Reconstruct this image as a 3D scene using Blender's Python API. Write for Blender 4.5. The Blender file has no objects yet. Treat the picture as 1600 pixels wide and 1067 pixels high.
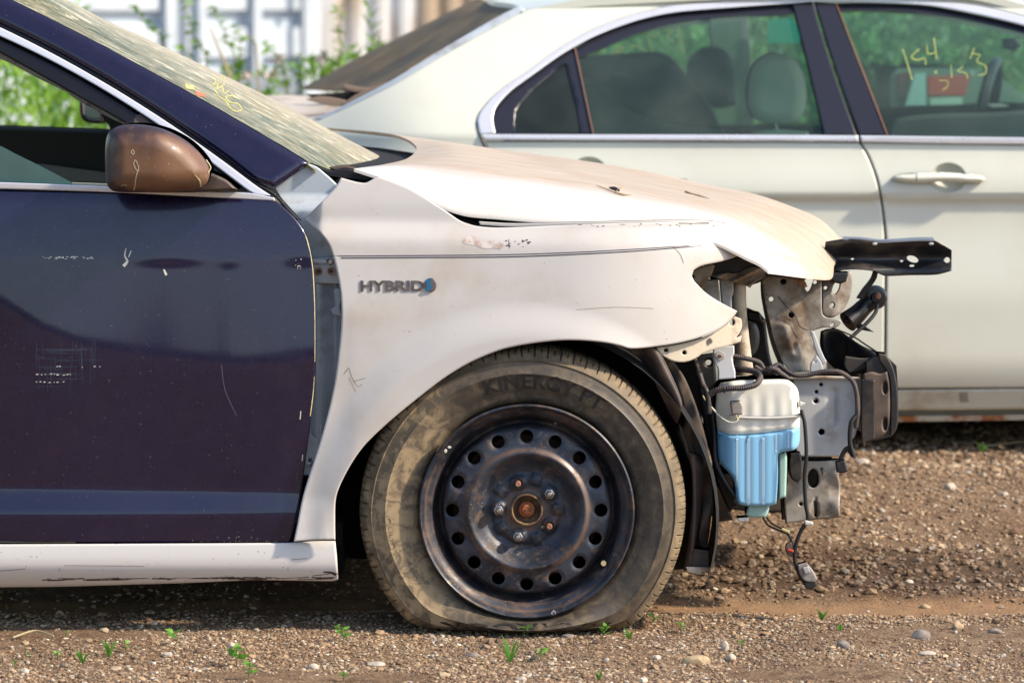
import bpy, bmesh, math, random
import numpy as np
from mathutils import Vector
from mathutils.geometry import delaunay_2d_cdt
from mathutils.bvhtree import BVHTree

SC = bpy.context.scene
COL = SC.collection
random.seed(7)
RNG = np.random.default_rng(11)
R = math.radians

# ------------------------------------------------------------------ camera
CAM = np.array([0.0, -8.0, 1.293])
F, CX, CY = 6200.0, 800.0, 533.5
PITCH = R(4.95)
cd = bpy.data.cameras.new('camera')
co = bpy.data.objects.new('camera', cd)
COL.objects.link(co)
co.location = CAM
co.rotation_euler = (math.pi / 2 - PITCH, 0, 0)
cd.lens = 36.0 * F / 1600.0
cd.sensor_width = 36.0
cd.clip_end = 900
cd.dof.use_dof = True
cd.dof.focus_distance = 8.08
cd.dof.aperture_fstop = 5.0
SC.camera = co

# ------------------------------------------------------------------ world, sun, exposure
SUN_EL, SUN_AZ = R(38), R(107)          # azimuth clockwise from +Y
sdir = Vector((math.sin(SUN_AZ) * math.cos(SUN_EL), math.cos(SUN_AZ) * math.cos(SUN_EL), math.sin(SUN_EL)))
W = bpy.data.worlds.new('World')
SC.world = W
W.use_nodes = True
wn, wl = W.node_tree.nodes, W.node_tree.links
wn.clear()
sky = wn.new('ShaderNodeTexSky')
sky.sky_type = 'NISHITA'
sky.sun_disc = False
sky.sun_elevation = SUN_EL
sky.sun_rotation = SUN_AZ
sky.dust_density = 1.2
sky.air_density = 1.0
bg = wn.new('ShaderNodeBackground')
bg.inputs['Strength'].default_value = 0.135
wo = wn.new('ShaderNodeOutputWorld')
wl.new(sky.outputs[0], bg.inputs[0])
wl.new(bg.outputs[0], wo.inputs[0])
ld = bpy.data.lights.new('sun', 'SUN')
ld.energy = 3.4
ld.angle = R(3.0)
ld.color = (1.0, 0.86, 0.68)
lo = bpy.data.objects.new('sun', ld)
COL.objects.link(lo)
lo.rotation_euler = (-sdir).to_track_quat('-Z', 'Y').to_euler()
SC.view_settings.view_transform = 'Standard'
SC.view_settings.look = 'None'
SC.view_settings.exposure = 0.76
SC.view_settings.gamma = 1
SC.view_settings.use_curve_mapping = False
SC.cycles.max_bounces = 8
SC.cycles.transparent_max_bounces = 12
SC.cycles.use_denoising = True

# ------------------------------------------------------------------ geometry helpers
FW = np.array([0, math.cos(PITCH), -math.sin(PITCH)])
UP = np.array([0, math.sin(PITCH), math.cos(PITCH)])
RT = np.array([1.0, 0, 0])


def ray(px, py):
    px = np.asarray(px, float); py = np.asarray(py, float)
    return FW * F + RT * (px - CX)[..., None] + UP * (CY - py)[..., None]


def pt(px, py, Y):
    d = ray(px, py)
    t = (np.asarray(Y, float) + 8.0) / d[..., 1]
    return CAM + d * t[..., None]


def gpt(px, py):
    d = ray(px, py)
    z = 0.0
    for _ in range(14):
        p = CAM + d * ((z - CAM[2]) / d[..., 2])[..., None]
        z = .5 * z + .5 * ground_z(p[..., 0], p[..., 1])
    return p


ORG = {}


def empty(name, loc, label=None, cat=None, group=None, parent=None):
    o = bpy.data.objects.new(name, None)
    COL.objects.link(o)
    o.empty_display_size = 0.1
    if parent is None:
        o.location = loc
        ORG[o] = np.array(loc, float)
    else:
        o.parent = parent
        ORG[o] = ORG[parent]
    tag(o, label, cat, group)
    return o


def tag(o, label=None, cat=None, group=None, kind=None):
    if label: o['label'] = label
    if cat: o['category'] = cat
    if group: o['group'] = group
    if kind: o['kind'] = kind
    return o


def mesh(name, verts, faces, mat, parent=None, loc=None, smooth=True, sharp=40, sharp_edges=None):
    """verts in world space -> one mesh object"""
    verts = np.asarray(verts, float)
    if parent is not None:
        org = ORG[parent]
    elif loc is not None:
        org = np.array(loc, float)
    else:
        org = np.zeros(3)
    me = bpy.data.meshes.new(name)
    me.from_pydata((verts - org).tolist(), [], [tuple(int(i) for i in f) for f in faces])
    me.validate()
    me.polygons.foreach_set('use_smooth', [smooth] * len(me.polygons))
    if smooth and sharp:
        me.set_sharp_from_angle(angle=R(sharp))
    if mat: me.materials.append(mat)
    me.update()
    o = bpy.data.objects.new(name, me)
    COL.objects.link(o)
    if parent is not None:
        o.parent = parent
    else:
        o.location = org
    ORG[o] = org
    return o


def crom(P, n=6, closed=False, corner=48):
    """Catmull-Rom resample of a polyline, corners kept."""
    P = [np.array(p, float) for p in P]
    N = len(P)
    out = []

    def is_corner(i):
        if not closed and (i == 0 or i == N - 1): return True
        a = P[i] - P[i - 1]; b = P[(i + 1) % N] - P[i]
        c = np.dot(a, b) / (np.linalg.norm(a) * np.linalg.norm(b) + 1e-12)
        return math.degrees(math.acos(max(-1, min(1, c)))) > corner
    cor = [is_corner(i) for i in range(N)]
    segs = N if closed else N - 1
    for i in range(segs):
        p1, p2 = P[i], P[(i + 1) % N]
        p0 = 2 * p1 - p2 if cor[i] else P[i - 1]
        p3 = 2 * p2 - p1 if cor[(i + 1) % N] else P[(i + 2) % N]
        L = np.linalg.norm(p2 - p1)
        # clamp neighbours so that uneven spacing does not overshoot
        v0 = p1 - p0; v3 = p3 - p2
        if np.linalg.norm(v0) > L: p0 = p1 - v0 / np.linalg.norm(v0) * L
        if np.linalg.norm(v3) > L: p3 = p2 + v3 / np.linalg.norm(v3) * L
        for k in range(n):
            t = k / n
            out.append(0.5 * (2 * p1 + (p2 - p0) * t + (2 * p0 - 5 * p1 + 4 * p2 - p3) * t * t + (3 * p1 - p0 - 3 * p2 + p3) * t ** 3))
    if not closed: out.append(P[-1])
    return np.array(out)


def inside(poly, x, y):
    x = np.asarray(x); y = np.asarray(y)
    c = np.zeros(x.shape, bool)
    n = len(poly)
    for i in range(n):
        x1, y1 = poly[i - 1]; x2, y2 = poly[i]
        if y1 == y2: continue
        m = ((y1 > y) != (y2 > y)) & (x < (x2 - x1) * (y - y1) / (y2 - y1) + x1)
        c ^= m
    return c


def pdist(poly, x, y):
    d = np.full(np.shape(x), 1e9)
    n = len(poly)
    for i in range(n):
        a = np.array(poly[i - 1]); b = np.array(poly[i])
        ab = b - a
        L = ab @ ab + 1e-12
        t = np.clip(((x - a[0]) * ab[0] + (y - a[1]) * ab[1]) / L, 0, 1)
        d = np.minimum(d, np.hypot(x - a[0] - t * ab[0], y - a[1] - t * ab[1]))
    return d


def circ(cx, cy, rx, ry=None, n=16, rot=0):
    ry = rx if ry is None else ry
    c, s = math.cos(rot), math.sin(rot)
    return [(cx + rx * math.cos(a) * c - ry * math.sin(a) * s, cy + rx * math.cos(a) * s + ry * math.sin(a) * c)
            for a in [2 * math.pi * k / n for k in range(n)]]


def sheet(name, outline, Y, mat, parent, step=8, holes=(), thick=0.002, roll=0.0015, roll_w=2.5, smooth=True, n=4,
          back=True, sharp=50, loc=None, corner=48, dirv=(0, 1, 0), relax=3):
    """A panel whose outline is given by pixel positions at depth Y(px, py); real thickness behind it."""
    Yf = Y if callable(Y) else (lambda a, b: np.full(np.shape(a), float(Y)))
    if smooth:
        oa = np.array(outline, float)
        n = int(min(14, max(n, math.ceil(np.median(np.linalg.norm(oa - np.roll(oa, 1, 0), axis=1)) / 6))))
    ol = crom(outline, n, True, corner) if smooth else np.array(outline, float)
    if smooth and relax:
        a0 = ol - np.roll(ol, 1, 0); a1 = np.roll(ol, -1, 0) - ol
        cs = (a0 * a1).sum(1) / (np.linalg.norm(a0, axis=1) * np.linalg.norm(a1, axis=1) + 1e-9)
        fixed = cs < math.cos(R(30))
        # corner vertices of the given outline stay where they are
        P_ = np.array(outline, float)
        b0 = P_ - np.roll(P_, 1, 0); b1 = np.roll(P_, -1, 0) - P_
        cc = (b0 * b1).sum(1) / (np.linalg.norm(b0, axis=1) * np.linalg.norm(b1, axis=1) + 1e-9)
        fixed[np.arange(len(P_)) * n] |= cc < math.cos(R(corner))
        for _ in range(relax):
            m_ = (np.roll(ol, 1, 0) + 2 * ol + np.roll(ol, -1, 0)) / 4
            ol = np.where(fixed[:, None], ol, m_)
    # drop duplicates
    keep = [0]
    for i in range(1, len(ol)):
        if np.linalg.norm(ol[i] - ol[keep[-1]]) > 0.25: keep.append(i)
    ol = ol[keep]
    if roll:
        sp_ = max(1.6, roll_w * .8)
        dl = []
        for i in range(len(ol)):
            p, q_ = ol[i], ol[(i + 1) % len(ol)]
            kk = int(max(1, round(np.linalg.norm(q_ - p) / sp_)))
            for t_i in range(kk): dl.append(p + (q_ - p) * t_i / kk)
        ol = np.array(dl)
    hs = [np.array(h, float) for h in holes]
    pts = [tuple(p) for p in ol]
    edges = [(i, (i + 1) % len(ol)) for i in range(len(ol))]
    for h in hs:
        b = len(pts)
        pts += [tuple(p) for p in h]
        edges += [(b + i, b + (i + 1) % len(h)) for i in range(len(h))]
    x0, y0 = ol.min(0); x1, y1 = ol.max(0)
    gx, gy = np.meshgrid(np.arange(x0 + step / 2, x1, step), np.arange(y0 + step / 2, y1, step))
    gx = gx.ravel() + RNG.uniform(-.02, .02, gx.size) * step; gy = gy.ravel() + RNG.uniform(-.02, .02, gy.size) * step
    loops = [ol] + hs

    def dist(x, y):
        d = pdist(ol, x, y)
        for h in hs: d = np.minimum(d, pdist(h, x, y))
        return d

    def ins(x, y):
        m = inside(ol, x, y)
        for h in hs: m &= ~inside(h, x, y)
        return m
    if gx.size:
        m = ins(gx, gy)
        gx, gy = gx[m], gy[m]
        m = dist(gx, gy) > max(roll_w * 1.6 if roll else 0, step * .4)
        gx, gy = gx[m], gy[m]
    extra = list(zip(gx, gy))
    if roll:
        for f in (0.45, 1.0):
            for L in loops:
                nx = np.roll(L, -1, 0) - np.roll(L, 1, 0)
                nrm = np.stack([-nx[:, 1], nx[:, 0]], 1)
                nrm /= (np.linalg.norm(nrm, axis=1)[:, None] + 1e-9)
                for s in (1, -1):
                    q = L + nrm * s * roll_w * f
                    ok = ins(q[:, 0], q[:, 1])
                    q = q[ok]
                    if len(q):
                        ok = dist(q[:, 0], q[:, 1]) > roll_w * f * 0.8
                        extra += [tuple(p) for p in q[ok]]
    allp = pts + extra
    sc = 0.01
    vs, es, fs, *_ = delaunay_2d_cdt([Vector((p[0] * sc, p[1] * sc)) for p in allp], edges, [], 0, 1e-5)
    V = np.array([(v.x / sc, v.y / sc) for v in vs])
    tris = np.array([f for f in fs if len(f) == 3])
    c = V[tris].mean(1)
    m = ins(c[:, 0], c[:, 1])
    tris = tris[m]
    used = np.unique(tris)
    remap = -np.ones(len(V), int); remap[used] = np.arange(len(used))
    V = V[used]; tris = remap[tris]
    vx, vy = V[:, 0], V[:, 1]
    yy = Yf(vx, vy).astype(float)
    e = .5
    gx_ = (Yf(vx + e, vy) - Yf(vx - e, vy)).astype(float) / (2 * e)
    gy_ = (Yf(vx, vy + e) - Yf(vx, vy - e)).astype(float) / (2 * e)
    if roll:
        d = dist(vx, vy)
        e2 = .3
        dx = (dist(vx + e2, vy) - dist(vx - e2, vy)) / (2 * e2)
        dy_ = (dist(vx, vy + e2) - dist(vx, vy - e2)) / (2 * e2)
        # vertices on a contour: inward normal of that contour
        ring = []; rn = []
        for li, L in enumerate(loops):
            tg = np.roll(L, -1, 0) - np.roll(L, 1, 0)
            nr = np.stack([-tg[:, 1], tg[:, 0]], 1); nr /= np.linalg.norm(nr, axis=1)[:, None] + 1e-9
            q = L + nr * .2
            inn = ins(q[:, 0], q[:, 1])
            nr = np.where(inn[:, None], nr, -nr)
            ring.append(L); rn.append(nr)
        ring = np.vstack(ring); rn = np.vstack(rn)
        for k in np.nonzero(d < .06)[0]:
            m_ = np.argmin((ring[:, 0] - vx[k]) ** 2 + (ring[:, 1] - vy[k]) ** 2)
            dx[k], dy_[k] = rn[m_]
        t = np.clip(d / roll_w, 0, 1)
        yy = yy + roll * (1 - np.sqrt(1 - (1 - t) ** 2))
        tc_ = np.clip(t, .14, 1)
        sl = -roll / roll_w * (1 - tc_) / np.sqrt(np.maximum(1 - (1 - tc_) ** 2, 1e-4))
        gx_ = gx_ + sl * dx; gy_ = gy_ + sl * dy_
    P = pt(vx, vy, yy)
    Tx = pt(vx + .5, vy, yy + gx_ * .5) - P; Ty = pt(vx, vy + .5, yy + gy_ * .5) - P
    NN = np.cross(Tx, Ty); NN /= np.linalg.norm(NN, axis=1)[:, None] + 1e-12
    fl_ = (NN * (CAM - P)).sum(1) < 0
    NN[fl_] *= -1
    a = P[tris[:, 1]] - P[tris[:, 0]]; b = P[tris[:, 2]] - P[tris[:, 0]]
    nrm = np.cross(a, b)
    flip = (nrm * (CAM - P[tris[:, 0]])).sum(1) < 0
    tris[flip] = tris[flip][:, ::-1]
    faces = [tuple(t) for t in tris]
    verts = P; NV = NN
    if back and thick:
        nb = len(P)
        Bk = P + np.array(dirv, float) * thick
        faces += [(t[2] + nb, t[1] + nb, t[0] + nb) for t in tris]
        cnt = set()
        for t in tris:
            for k in range(3): cnt.add((int(t[k]), int(t[(k + 1) % 3])))
        be = [(i, j) for (i, j) in cnt if (j, i) not in cnt]
        SV = []; SN = []; b0 = 2 * nb
        for (i, j) in be:
            ed = P[j] - P[i]
            nn = np.cross(ed, np.array(dirv, float)); nn /= np.linalg.norm(nn) + 1e-12
            k = b0 + len(SV)
            SV += [P[j], P[i], Bk[i], Bk[j]]; SN += [nn] * 4
            faces.append((k, k + 1, k + 2, k + 3))
        verts = np.vstack([P, Bk] + ([np.array(SV)] if SV else []))
        NV = np.vstack([NN, -NN] + ([np.array(SN)] if SN else []))
    o = mesh(name, verts, faces, mat, parent, loc=loc, sharp=0)
    if len(o.data.vertices) == len(NV):
        o.data.normals_split_custom_set_from_vertices([tuple(v_) for v_ in NV])
    return o


def resamp(P, n):
    P = np.array(P, float)
    d = np.r_[0, np.cumsum(np.linalg.norm(np.diff(P, axis=0), axis=1))]
    t = np.linspace(0, d[-1], n)
    return np.stack([np.interp(t, d, P[:, k]) for k in range(3)], 1)


def surf(name, rows, mat, parent, nu=60, nv=8, thick=0.003, tdir=(0, 0, -1), smooth_u=True, post=None, world=False):
    """rows: list of (Y, [(px,py)...]) in order; lofted surface"""
    W_ = []
    for r in rows:
        if world: P = np.array(r, float)
        else:
            Yv, pl = r
            Yl = Yv if isinstance(Yv, (list, tuple)) else [Yv] * len(pl)
            P = np.array([pt(a, b, y) for (a, b), y in zip(pl, Yl)])
        P = crom(P, 8, False, 60)
        W_.append(resamp(P, nu))
    W_ = np.array(W_)
    G = []
    for i in range(nu):
        c = crom(W_[:, i], nv, False, 80)
        G.append(c)
    G = np.array(G)              # nu x m x 3
    if post is not None: G = post(G)
    nu_, m, _ = G.shape
    V = G.reshape(-1, 3)
    nb = len(V)
    f = []
    for i in range(nu_ - 1):
        for j in range(m - 1):
            f.append((i * m + j, (i + 1) * m + j, (i + 1) * m + j + 1, i * m + j + 1))
    V2 = np.vstack([V, V + np.array(tdir, float) * thick])
    f2 = [tuple(k + nb for k in q[::-1]) for q in f]
    side = []
    for i in range(nu_ - 1):
        side.append((i * m, i * m + nb, (i + 1) * m + nb, (i + 1) * m))
        side.append((i * m + m - 1, (i + 1) * m + m - 1, (i + 1) * m + m - 1 + nb, i * m + m - 1 + nb))
    for j in range(m - 1):
        side.append((j, j + 1, j + 1 + nb, j + nb))
        k = (nu_ - 1) * m
        side.append((k + j, k + j + nb, k + j + 1 + nb, k + j + 1))
    return mesh(name, V2, f + f2 + side, mat, parent, sharp=55)


def tube_w(P, r, ribbed=0, seg=10, n=6):
    """world-space tube -> verts, faces; r scalar or per point"""
    P = np.array(P, float)
    rr = np.full(len(P), float(r)) if np.isscalar(r) else np.array(r, float)
    Q = crom(np.column_stack([P, rr]), n, False, 120)
    P = Q[:, :3]; rr = Q[:, 3]
    if ribbed:
        L = np.r_[0, np.cumsum(np.linalg.norm(np.diff(P, axis=0), axis=1))]
        k = int(L[-1] / ribbed * 4)
        t = np.linspace(0, L[-1], k + 1)
        P = np.stack([np.interp(t, L, P[:, a]) for a in range(3)], 1)
        rr = np.interp(t, L, rr) * np.where(np.arange(k + 1) % 4 < 2, 1.0, 0.84)
    T = np.gradient(P, axis=0)
    T /= np.linalg.norm(T, axis=1)[:, None] + 1e-12
    ref = np.array([0.13, 1.0, 0.07]) / 1.01
    if abs(T[0] @ ref) > .9: ref = np.array([1, .1, 0.0])
    N = ref - T[0] * (ref @ T[0]); N /= np.linalg.norm(N)
    verts = []
    for i in range(len(P)):
        N = N - T[i] * (N @ T[i]); N /= np.linalg.norm(N) + 1e-12
        B = np.cross(T[i], N)
        for k in range(seg):
            a = 2 * math.pi * k / seg
            verts.append(P[i] + rr[i] * (math.cos(a) * N + math.sin(a) * B))
    f = []
    for i in range(len(P) - 1):
        for k in range(seg):
            k2 = (k + 1) % seg
            f.append((i * seg + k, i * seg + k2, (i + 1) * seg + k2, (i + 1) * seg + k))
    f.append(tuple(range(seg))[::-1])
    f.append(tuple((len(P) - 1) * seg + k for k in range(seg)))
    return np.array(verts), f


def tube(name, pts3, r, mat, parent, ribbed=0, seg=10, n=6, loc=None):
    """pts3: (px, py, Y); r in metres"""
    P = [pt(a, b, c) for a, b, c in pts3]
    v, f = tube_w(P, r, ribbed, seg, n)
    return mesh(name, v, f, mat, parent, loc=loc, sharp=50)


def join(parts):
    V = []; Fc = []; b = 0
    for v, f in parts:
        V.append(np.asarray(v)); Fc += [tuple(i + b for i in q) for q in f]; b += len(v)
    return np.vstack(V), Fc


def box_w(c, s, rz=0):
    c = np.array(c, float); s = np.array(s, float) / 2
    v = np.array([(x, y, z) for x in (-1, 1) for y in (-1, 1) for z in (-1, 1)], float) * s
    ca, sa = math.cos(rz), math.sin(rz)
    v = np.stack([v[:, 0] * ca - v[:, 1] * sa, v[:, 0] * sa + v[:, 1] * ca, v[:, 2]], 1) + c
    return v, [(0, 1, 3, 2), (4, 6, 7, 5), (0, 4, 5, 1), (2, 3, 7, 6), (0, 2, 6, 4), (1, 5, 7, 3)]


def revolve(profile, c, n=96, axis='y', cap=False):
    """profile (r, y) around the Y axis through c"""
    c = np.array(c, float)
    V = []
    for k in range(n):
        a = 2 * math.pi * k / n
        for r, y in profile:
            V.append((c[0] + r * math.cos(a), c[1] + y, c[2] + r * math.sin(a)))
    m = len(profile)
    f = []
    for k in range(n):
        k2 = (k + 1) % n
        for j in range(m - 1):
            f.append((k * m + j, k * m + j + 1, k2 * m + j + 1, k2 * m + j))
    return np.array(V), f


def bvh_of(o):
    me = o.data
    org = ORG[o]
    v = [Vector(np.array(x.co) + org) for x in me.vertices]
    return BVHTree.FromPolygons(v, [tuple(p.vertices) for p in me.polygons])


def hit(bvh, px, py):
    d = Vector(ray(px, py)).normalized()
    loc, nrm, i, dist = bvh.ray_cast(Vector(CAM), d)
    if loc is None: return None, None
    if nrm.dot(d) > 0: nrm = -nrm
    return loc, nrm


def decals(name, bvh, polys, mat, parent, off=0.0006, kind=None):
    """thin flat marks lying on a surface (chips, stripes, writing)"""
    V = []; Fc = []
    for poly in polys:
        b = len(V); ok = True; tmp = []
        for (a, c) in poly:
            l, nn = hit(bvh, a, c)
            if l is None: ok = False; break
            tmp.append(l + nn * off)
        if not ok: continue
        V += [tuple(t) for t in tmp]
        Fc.append(tuple(range(b, b + len(poly))))
    if not V: return None
    o = mesh(name, V, Fc, mat, parent, smooth=False)
    if kind: o['kind'] = kind
    return o


def stroke(pl, w, n=5):
    """ribbon polygons along a pixel polyline, w in px (scalar or start,end)"""
    Q = crom(pl, n, False, 100)
    T = np.gradient(Q, axis=0)
    Nn = np.stack([-T[:, 1], T[:, 0]], 1); Nn /= np.linalg.norm(Nn, axis=1)[:, None] + 1e-9
    ww = np.linspace(w[0], w[1], len(Q)) if isinstance(w, (tuple, list)) else np.full(len(Q), w)
    A = Q + Nn * ww[:, None] / 2; B = Q - Nn * ww[:, None] / 2
    return [[tuple(A[i]), tuple(A[i + 1]), tuple(B[i + 1]), tuple(B[i])] for i in range(len(Q) - 1)]


def text_mesh(txt, extrude=0.05, offset=0.0, res=3):
    cu = bpy.data.curves.new('lettering', 'FONT')
    cu.body = txt
    cu.extrude = extrude
    cu.offset = offset
    cu.resolution_u = res
    o = bpy.data.objects.new('lettering', cu)
    COL.objects.link(o)
    dg = bpy.context.evaluated_depsgraph_get()
    dg.update()
    me = bpy.data.meshes.new_from_object(o.evaluated_get(dg))
    v = np.array([x.co[:] for x in me.vertices])
    f = [tuple(p.vertices) for p in me.polygons]
    bpy.data.objects.remove(o); bpy.data.curves.remove(cu); bpy.data.meshes.remove(me)
    return v, f


def text_on(name, txt, bvh, mapping, mat, parent, proud, offset=0.0, sink=0.0005):
    v, f = text_mesh(txt, 0.5, offset)
    x0, x1 = v[:, 0].min(), v[:, 0].max()
    y0, y1 = v[:, 1].min(), v[:, 1].max()
    V = []
    last = None
    for x, y, z in v:
        px, py = mapping((x - x0) / (x1 - x0), (y - y0) / (y1 - y0))
        l, nn = hit(bvh, px, py)
        if l is None: l, nn = last
        last = (l, nn)
        V.append(tuple(l + nn * ((z + 0.5) * (proud + sink) - sink)))
    return mesh(name, V, f, mat, parent, sharp=30)


# value noise
def vnoise(x, y, seed=0):
    xi = np.floor(x).astype(int); yi = np.floor(y).astype(int)
    fx = x - xi; fy = y - yi
    fx = fx * fx * (3 - 2 * fx); fy = fy * fy * (3 - 2 * fy)

    def h(a, b):
        n = (a * 374761393 + b * 668265263 + seed * 974711) & 0x7fffffff
        n = (n ^ (n >> 13)) * 1274126177 & 0x7fffffff
        return ((n ^ (n >> 16)) & 0xffff) / 65535.0
    return (h(xi, yi) * (1 - fx) + h(xi + 1, yi) * fx) * (1 - fy) + (h(xi, yi + 1) * (1 - fx) + h(xi + 1, yi + 1) * fx) * fy


def fbm(x, y, o=4, seed=0):
    s = 0; a = .5
    for k in range(o):
        s = s + a * vnoise(x, y, seed + k * 17); x = x * 2.03 + 5.1; y = y * 2.03 + 1.7; a *= .5
    return s


def sst(a, b, x):
    t = np.clip((np.asarray(x, float) - a) / (b - a), 0, 1)
    return t * t * (3 - 2 * t)


# ------------------------------------------------------------------ materials
def new_mat(name):
    m = bpy.data.materials.new(name)
    m.use_nodes = True
    nt = m.node_tree
    b = nt.nodes['Principled BSDF']
    return m, nt, nt.nodes, nt.links, b


def noise(nt, scale, detail=4, rough=.55, stretch=None, coord='Object', rot=None, dist=0.0):
    tc = nt.nodes.new('ShaderNodeTexCoord')
    mp = nt.nodes.new('ShaderNodeMapping')
    if stretch: mp.inputs['Scale'].default_value = stretch
    if rot: mp.inputs['Rotation'].default_value = rot
    nz = nt.nodes.new('ShaderNodeTexNoise')
    nz.inputs['Scale'].default_value = scale
    nz.inputs['Detail'].default_value = detail
    nz.inputs['Roughness'].default_value = rough
    nz.inputs['Distortion'].default_value = dist
    nt.links.new(tc.outputs[coord], mp.inputs[0])
    nt.links.new(mp.outputs[0], nz.inputs['Vector'])
    return nz.outputs['Fac']


def rampf(nt, fac, a, b, va=0.0, vb=1.0):
    mr = nt.nodes.new('ShaderNodeMapRange')
    mr.interpolation_type = 'SMOOTHSTEP'
    mr.inputs['From Min'].default_value = a
    mr.inputs['From Max'].default_value = b
    mr.inputs['To Min'].default_value = va
    mr.inputs['To Max'].default_value = vb
    nt.links.new(fac, mr.inputs['Value'])
    return mr.outputs[0]


def mixc(nt, fac, a, b):
    mx = nt.nodes.new('ShaderNodeMix')
    mx.data_type = 'RGBA'
    for s, v in ((6, a), (7, b)):
        if isinstance(v, tuple): mx.inputs[s].default_value = v if len(v) == 4 else v + (1,)
        else: nt.links.new(v, mx.inputs[s])
    if isinstance(fac, float): mx.inputs[0].default_value = fac
    else: nt.links.new(fac, mx.inputs[0])
    return mx.outputs[2]


def math_(nt, op, a, b=None):
    m = nt.nodes.new('ShaderNodeMath'); m.operation = op
    for i, v in enumerate((a, b)):
        if v is None: continue
        if isinstance(v, (int, float)): m.inputs[i].default_value = v
        else: nt.links.new(v, m.inputs[i])
    return m.outputs[0]


def bump(nt, b, fac, strength=.3, distance=.002):
    bp = nt.nodes.new('ShaderNodeBump')
    bp.inputs['Strength'].default_value = strength
    bp.inputs['Distance'].default_value = distance
    nt.links.new(fac, bp.inputs['Height'])
    nt.links.new(bp.outputs[0], b.inputs['Normal'])


def pm(name, col, rough=.5, metal=0, coat=0, col2=None, ns=20, lo=.45, hi=.7, rough2=None, bmp=0, bs=200, stretch=None, speck=None, spec=.5, detail=5, bd=.001):
    """one principled material: base colour broken up by dirt of a second colour, fine relief, optional specks"""
    m, nt, N, L, b = new_mat(name)
    b.inputs['Base Color'].default_value = col + (1,)
    b.inputs['Roughness'].default_value = rough
    b.inputs['Metallic'].default_value = metal
    b.inputs['Specular IOR Level'].default_value = spec
    if coat:
        b.inputs['Coat Weight'].default_value = coat
        b.inputs['Coat Roughness'].default_value = .06
    c = None
    if col2:
        f = rampf(nt, noise(nt, ns, detail, .6, stretch), lo, hi)
        c = mixc(nt, f, col, col2)
        r = rampf(nt, f, 0, 1, rough, rough2 if rough2 is not None else min(1, rough + .2))
        L.new(r, b.inputs['Roughness'])
    if speck:
        sc_, thr, scol = speck
        f2 = rampf(nt, noise(nt, sc_, 1, .5), thr, thr + .03)
        c = mixc(nt, f2, c if c is not None else col, scol)
    if c is not None: L.new(c, b.inputs['Base Color'])
    if bmp: bump(nt, b, noise(nt, bs, 3, .6), bmp, bd)
    return m


M = {}
M['white_paint'] = pm('white_paint', (.61, .58, .55), .30, 0, .3, (.50, .42, .34), 5, .46, .85, .55, .05, 900, speck=(240, .775, (.10, .07, .05)), detail=8)
M['sill_paint'] = pm('sill_paint', (.68, .65, .62), .3, 0, .4, (.35, .27, .22), 9, .62, .9, .6, speck=(160, .76, (.08, .05, .04)), detail=8, stretch=(1, 1, 4))
M['grey_paint'] = pm('grey_paint', (.52, .58, .63), .38, .1, .2, (.25, .25, .25), 14, .5, .8)
M['cream_metal'] = pm('cream_metal', (.60, .53, .42), .5, 0, 0, (.26, .17, .10), 14, .42, .68, .8, .15, 300, detail=8, speck=(120, .74, (.12, .07, .04)))
M['grey_metal'] = pm('grey_metal', (.40, .37, .32), .5, .1, 0, (.13, .09, .06), 12, .40, .66, .8, .15, 250, detail=8, speck=(110, .73, (.09, .06, .04)))
M['pale_metal'] = pm('pale_metal', (.55, .56, .56), .4, .05, .1, (.24, .18, .13), 11, .46, .74, .7, .1, 300, detail=7)
M['black_metal'] = pm('black_metal', (.017, .018, .022), .33, .2, .2, (.07, .055, .045), 14, .45, .75, .6, .1, 200)
M['black_plastic'] = pm('black_plastic', (.016, .016, .018), .45, 0, 0, (.07, .055, .04), 18, .45, .8, .8, .2, 400)
M['brown_plastic'] = pm('brown_plastic', (.055, .040, .036), .42, 0, 0, (.15, .105, .075), 10, .4, .7, .75, .2, 300)
M['dusty_rubber'] = pm('dusty_rubber', (.05, .042, .036), .8, 0, 0, (.14, .10, .07), 12, .4, .7, .9, .3, 300)
M['black_rubber'] = pm('black_rubber', (.012, .012, .013), .5)
M['gloss_black'] = pm('gloss_black', (.009, .008, .010), .28, 0, 0, (.04, .033, .03), 12, .55, .85)
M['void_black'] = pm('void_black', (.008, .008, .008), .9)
M['chrome'] = pm('chrome', (.86, .87, .90), .16, 1, 0, (.7, .7, .72), 20, .5, .8, .3)
M['bright_trim'] = pm('bright_trim', (.78, .79, .84), .25, .35, .2, (.65, .64, .68), 15, .5, .8, .4)
M['badge'] = pm('badge', (.20, .15, .135), .35, .6, 0, (.12, .08, .06), 60, .45, .7, .5)
M['badge_blue'] = pm('badge_blue', (.01, .12, .24), .2, .3, .5)
M['stripe'] = pm('stripe', (.035, .03, .045), .4)
M['chip'] = pm('chip', (.75, .72, .62), .6)
M['chip_yellow'] = pm('chip_yellow', (.50, .45, .27), .6)
M['smear'] = pm('smear', (.47, .36, .31), .8, 0, 0, (.66, .60, .57), 45, .4, .6)
M['dirt_black'] = pm('dirt_black', (.07, .045, .04), .8, 0, 0, (.3, .24, .2), 60, .5, .7)
M['rust'] = pm('rust', (.24, .085, .035), .8, 0, 0, (.10, .035, .02), 90, .4, .7, .9, .5, 300)
M['rust_light'] = pm('rust_light', (.45, .23, .15), .6, .3, 0, (.24, .10, .05), 90, .4, .7, .9, .4, 300)
M['nut'] = pm('nut', (.55, .55, .56), .25, .9, 0, (.25, .15, .09), 80, .5, .7, .7)
M['brass'] = pm('brass', (.62, .52, .28), .4, .4, 0)
M['hose'] = pm('hose', (.045, .038, .042), .5, 0, 0, (.13, .10, .085), 30, .4, .7, .8)
M['grey_plug'] = pm('grey_plug', (.34, .31, .29), .5, 0, 0, (.2, .15, .12), 60, .4, .7)
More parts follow.
